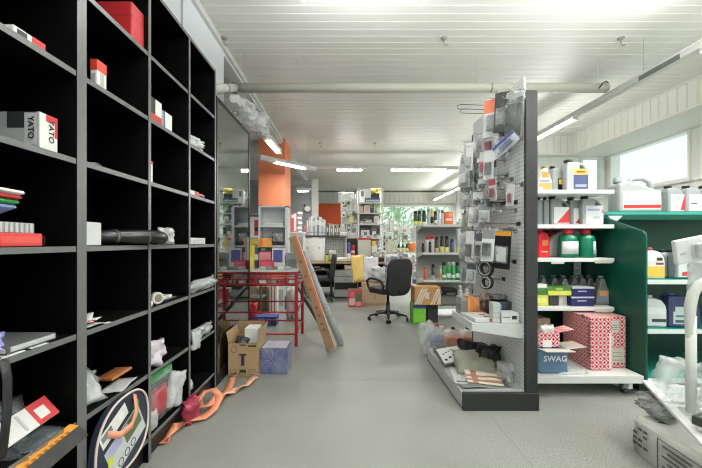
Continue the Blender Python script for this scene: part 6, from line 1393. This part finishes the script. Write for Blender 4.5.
bag('clear_film', 'white film sticking out of the small lattice printed carton', 'film', (PX(550, 2.78), 2.82, z + .21), .12, .14, .06, plastic((226, 226, 224), .3), seed=181, amp=.4)
bag('clear_packet', 'flat clear packet lying on the base shelf in front of the red lattice carton', 'packet', (PX(572, 2.72), 2.69, z), .24, .09, .02, plastic((222, 224, 222), .4), (R(-80), 0, R(4)), 182, .4)
carton('brown_carton', 'plain brown carton behind the small lattice box at the back of the base shelf', 'box', (1.62, 3.15, z), .36, .25, .36, M((150, 128, 106), .7), [('f', .1, .1, .9, .9, M((146, 124, 102), .7))])
# ---- on the green unit ----------------------------------------------------------
z = 1.472; Y = 3.2
def big_can():
    t = thing('large_canister', 'very large grey canister with a red stripe on top of the green unit', 'canister', (PX(634, Y), Y, z), R(-6))
    w, h, d = .36, .325, .17
    out = [(-w / 2, 0), (w / 2, 0), (w / 2, h * .42), (w * .42, h * .56), (w * .24, h * .66), (-w * .06, h * .80), (-w * .30, h * .87), (-w / 2, h * .80)]
    MB().prism(out, -d / 2, d / 2).build('body', M((166, 170, 170), .38), t, bevel=.018, seg=3)
    MB().tube([(-w * .16, 0, h * .80), (-w * .06, 0, h * .95), (w * .20, 0, h * .97), (w * .36, 0, h * .86), (w * .44, 0, h * .48)], .024, 10).build('handle', M((160, 164, 164), .38), t)
    MB().lathe([(.034, 0), (.034, .02), (.03, .045), (.028, .05)], 16, (-w * .40, 0, h * .84)).build('cap', M((150, 155, 155), .4), t)
    r = MB()
    for k in range(4): r.box((-w / 2 - .003, -d * .4 + k * d * .22, h * .08), (-w / 2 + .001, -d * .30 + k * d * .22, h * .72))
    r.build('grip_rib', M((160, 164, 164), .4), t)
    MB().box((-w * .42, -d / 2 - .0012, h * .06), (w * .46, -d / 2 + .001, h * .58)).build('label', M((196, 200, 199), .45), t)
    MB().box((-w * .40, -d / 2 - .0022, h * .10), (w * .46, -d / 2, h * .19)).build('red_stripe', RD, t)
    MB().at((0, 0, 0)).box((-w * .36, -d / 2 - .0022, h * .46), (-w * .22, -d / 2, h * .48)).box((-w * .36, -d / 2 - .0022, h * .40), (-w * .1, -d / 2, h * .415)).build('small_print', M((150, 154, 156), .5), t)
big_can()
for i, (px, acc, l) in enumerate(((672, ([(.72, .08), (.97, .08), (.97, .62)], RD), 'grey canister with a red edged label, left of three on top of the green unit'), (690, ([(.25, .30), (.6, .30), (.6, .34), (.25, .34)], M((90, 96, 100), .5)), 'grey canister with a plain white label, middle of three on top of the green unit'), (707, ([(.2, .12), (.98, .12), (.98, .2), (.2, .2)], RD), 'grey canister with a red striped label, right of three on top of the green unit'))):
    oil_jug('oil_canister', l, 'canister', (PX(px, Y), Y + .0, z), R(6), .165, .245, .085, M((150, 155, 154), .38), BLK, [(.14, .04, .98, .66, LGB)], acc, False, 'canisters on top of the green unit', cap_x=-.28)
carton('white_carton', 'pale white carton between the very large canister and the three smaller ones', 'box', (PX(658, 3.3), 3.31, z), .10, .1, .19, M((222, 224, 220), .5), [('f', .1, .7, .9, .78, LGREY), ('f', .1, .5, .9, .56, LGREY), ('f', .1, .3, .9, .36, LGREY)])
z = .886; Y = 2.98
oil_jug('oil_canister', 'white canister with a yellow pictured label on the upper green shelf beside the side panel', 'canister', (PX(650, Y), Y - .02, z), R(-6), .15, .265, .08, M((224, 225, 220), .4), M((170, 60, 60), .4), [(.1, .06, .95, .40, YE), (.1, .40, .95, .58, M((212, 214, 208), .5)), (.55, .58, .85, .68, DARK), (.5, .45, .9, .52, M((120, 70, 60), .5))], None, False, cap_x=-.2)
for i, (px, l) in enumerate(((662, 'ribbed grey canister, left of two beside the yellow labelled one on the upper green shelf'), (669, 'ribbed grey canister, right of two beside the yellow labelled one on the upper green shelf'))):
    oil_jug('oil_canister', l, 'canister', (PX(px, Y + .1), Y + .12, z), R(66), .16, .245, .06, M((112, 118, 117), .38), BLK, [(.2, .1, .9, .5, LGB)], None, False, 'canisters on the upper green shelf', cap_x=-.28)
oil_jug('oil_canister', 'grey canister with a white label and red mark under the long blister pack', 'canister', (PX(680, Y), Y + .0, z), R(2), .15, .25, .08, M((130, 135, 134), .38), BLK, [(.12, .05, .97, .9, LGB)], ([(.35, .10), (.92, .10), (.92, .26), (.35, .22)], RD), False, 'canisters on the upper green shelf', cap_x=-.28)
for i, (px, l) in enumerate(((693, 'dark canister, first of two at the right end of the upper green shelf'), (702, 'dark canister, second of two at the right end of the upper green shelf'))):
    oil_jug('oil_canister', l, 'canister', (PX(px, Y), Y + .04, z), R(62), .15, .235, .06, M((44, 47, 48), .38), BLK, [(.2, .1, .9, .5, DARK)], None, False, 'canisters on the upper green shelf', cap_x=-.28)
z = .48; Y = 2.98
oil_jug('oil_canister', 'white canister with dark lettering marks on the lower green shelf beside the side panel', 'canister', (PX(650, Y), Y - .02, z), R(-6), .17, .265, .09, M((206, 209, 208), .4), M((180, 182, 180), .4), [(.3, .16, .95, .26, M((60, 64, 66), .5)), (.1, .4, .9, .62, M((222, 224, 222), .5))], None, False, cap_x=-.2)
t9 = oil_jug('oil_canister', 'dark blue canister with a pale label leaning on the lower green shelf', 'canister', (PX(675, Y), Y - .04, z), R(-6), .24, .29, .10, M((50, 60, 92), .35), M((58, 70, 110), .4), [(.14, .10, .86, .46, M((176, 192, 190), .45)), (.2, .14, .8, .22, M((60, 74, 78), .5)), (.22, .3, .7, .36, M((84, 110, 108), .5)), (.2, .46, .68, .60, M((176, 192, 190), .45))], None, True, cap_x=-.34)
z = .12
oil_jug('white_jar', 'white rounded lid of a jar standing on the bottom green shelf', 'jar', (PX(672, 2.9), 2.92, z), 0, .10, .10, .1, M((214, 216, 214), .4), PAPER, [(.2, .2, .8, .6, LGREY)], None, False, conical=True)

# ================================================================ WRAPPED GOODS IN THE RIGHT FOREGROUND
t = thing('printed_sack', 'pale printed sack with rows of dark text lying on the floor at the bottom right', 'sack', (1.93, 1.58, 0), R(-3))
MB().box((-.27, -.44, .0), (.27, .42, .20)).build('sack_body', M((196, 197, 188), .55, bump=.25, scale=8), t, bevel=.035, seg=4)
MB().at((-.275, 0, 0), (0, R(4), R(90))).pillow(.80, .21, .05, 201, 12, .14).build('front_sheet', M((198, 199, 190), .5), t)
m = MB(); m.m = Matrix(((0, 0, -1, -.305), (-1, 0, 0, 0), (0, 1, 0, 0), (0, 0, 0, 1)))
for i in range(3):
    for j in range(4):
        if (i + j) % 4 != 3: m.box((-.37 + i * .035, .06 + j * .03, 0), (-.345 + i * .035, .073 + j * .03, .004))
m.box((-.21, .02, 0), (-.207, .175, .004)).box((-.21, .172, 0), (.36, .175, .004))
for j in range(5): m.box((-.18 + .03 * (j % 2), .145 - j * .026, 0), (-.02 + .03 * (j % 3), .152 - j * .026, .004)); m.box((.02, .145 - j * .026, 0), (.16 + .05 * (j % 2), .152 - j * .026, .004)); m.box((.2, .145 - j * .026, 0), (.34, .152 - j * .026, .004))
m.build('printed_text', M((84, 84, 80), .6), t)
bag('film_wrap', 'crumpled grey film at the upper left of the printed sack', 'film', (1.80, 2.0, .20), .26, .09, .12, plastic((150, 152, 148), .4), (0, 0, R(70)), 203, .5)
# white slatted panel lying over the sack
t = thing('slatted_panel', 'white flat slatted panel lying slanted over the printed sack', 'panel', (1.86, 2.16, .318), rot=basis((-.28, -.63, -.03), (0, 0, 1)))
L_ = .95
each('side_bar', M((228, 229, 224), .4), t, ((0, 0, 0), (L_, .045, .018)), ((0, .30, 0), (L_, .345, .018)), ((0, .045, 0), (.05, .30, .018)), bevel=.003)
for x in (.22, .29, .42, .56, .70, .84): MB().box((x, .045, .003), (x + .03, .30, .015)).build('cross_bar', M((214, 216, 212), .4), t, bevel=.002)
MB().box((.05, .045, .006), (.22, .30, .010)).build('panel', M((186, 198, 188), .4), t)
bag('clear_film', 'milky clear film bag bunched on the slatted panel before the arched tube', 'film', (1.74, 1.80, .345), .22, .24, .12, plastic((228, 232, 230), .62), (R(-12), R(10), R(-10)), 205, .4)
bag('clear_film', 'milky clear film bunched round the right side of the arched tube', 'film', (1.83, 1.66, .345), .16, .22, .12, plastic((226, 230, 228), .6), (R(-6), 0, R(10)), 206, .4)
carton('dark_part', 'dark plastic part lying at the right edge under the arched tube', 'part', (1.70, 1.60, .34), .10, .10, .04, M((58, 60, 58), .5), [('t', .2, .2, .8, .8, GREY)], rz=R(20))
AY = 1.75
t = thing('white_tube', 'thick white arched tube standing at the right edge of the picture', 'tube', (PX(691, AY), AY, .335))
zz = lambda py: PZ(py, AY) - .335
MB().tube([(0, 0, 0), (0, 0, zz(345)), (-.006, 0, zz(320)), (-.004, 0, zz(306)), (.010, 0, zz(294)), (.036, 0, zz(285)), (.075, 0, zz(281)), (.13, 0, zz(283)), (.17, 0, zz(292)), (.185, 0, zz(310)), (.185, 0, 0)], [.020, .020, .022, .024, .024, .023, .022, .022, .022, .022, .020], 14).build('tube', M((208, 210, 202), .45), t)
MB().tube([(0, 0, 0), (0, 0, zz(316))], .0222, 14).build('sleeve', M((216, 218, 212), .45), t)
t = thing('long_blister_pack', 'long white blister pack aslant above the arched tube at the right edge', 'pack', (PX(690, 1.75), 1.735, PZ(262, 1.75)), rot=(R(4), R(-11), R(0)))
MB().box((-.09, -.015, -.0), (.42, .012, .125)).build('card', M((214, 216, 212), .4), t, bevel=.008)
MB().box((-.02, -.045, .022), (.40, -.012, .10)).build('blister', plastic((224, 226, 226), .55, .12), t, bevel=.012)
MB().box((.0, -.036, .032), (.39, -.014, .088)).at((.04, -.037, .06), (R(90), 0, 0)).lathe([(.024, 0), (.024, .006), (.012, .008)], 14).build('contents', M((140, 142, 142), .4), t, bevel=.004)
MB().at((-.06, -.0165, .06)).box((-.015, 0, -.012), (.015, .002, .0)).build('printed_mark', M((180, 182, 180), .5), t)
bag('hanging_film', 'milky film hanging from the long blister pack onto the arched tube', 'film', (PX(706, 1.76), 1.78, PZ(292, 1.76)), .16, .16, .04, plastic((222, 225, 222), .4), (0, R(0), R(4)), 208, .35)
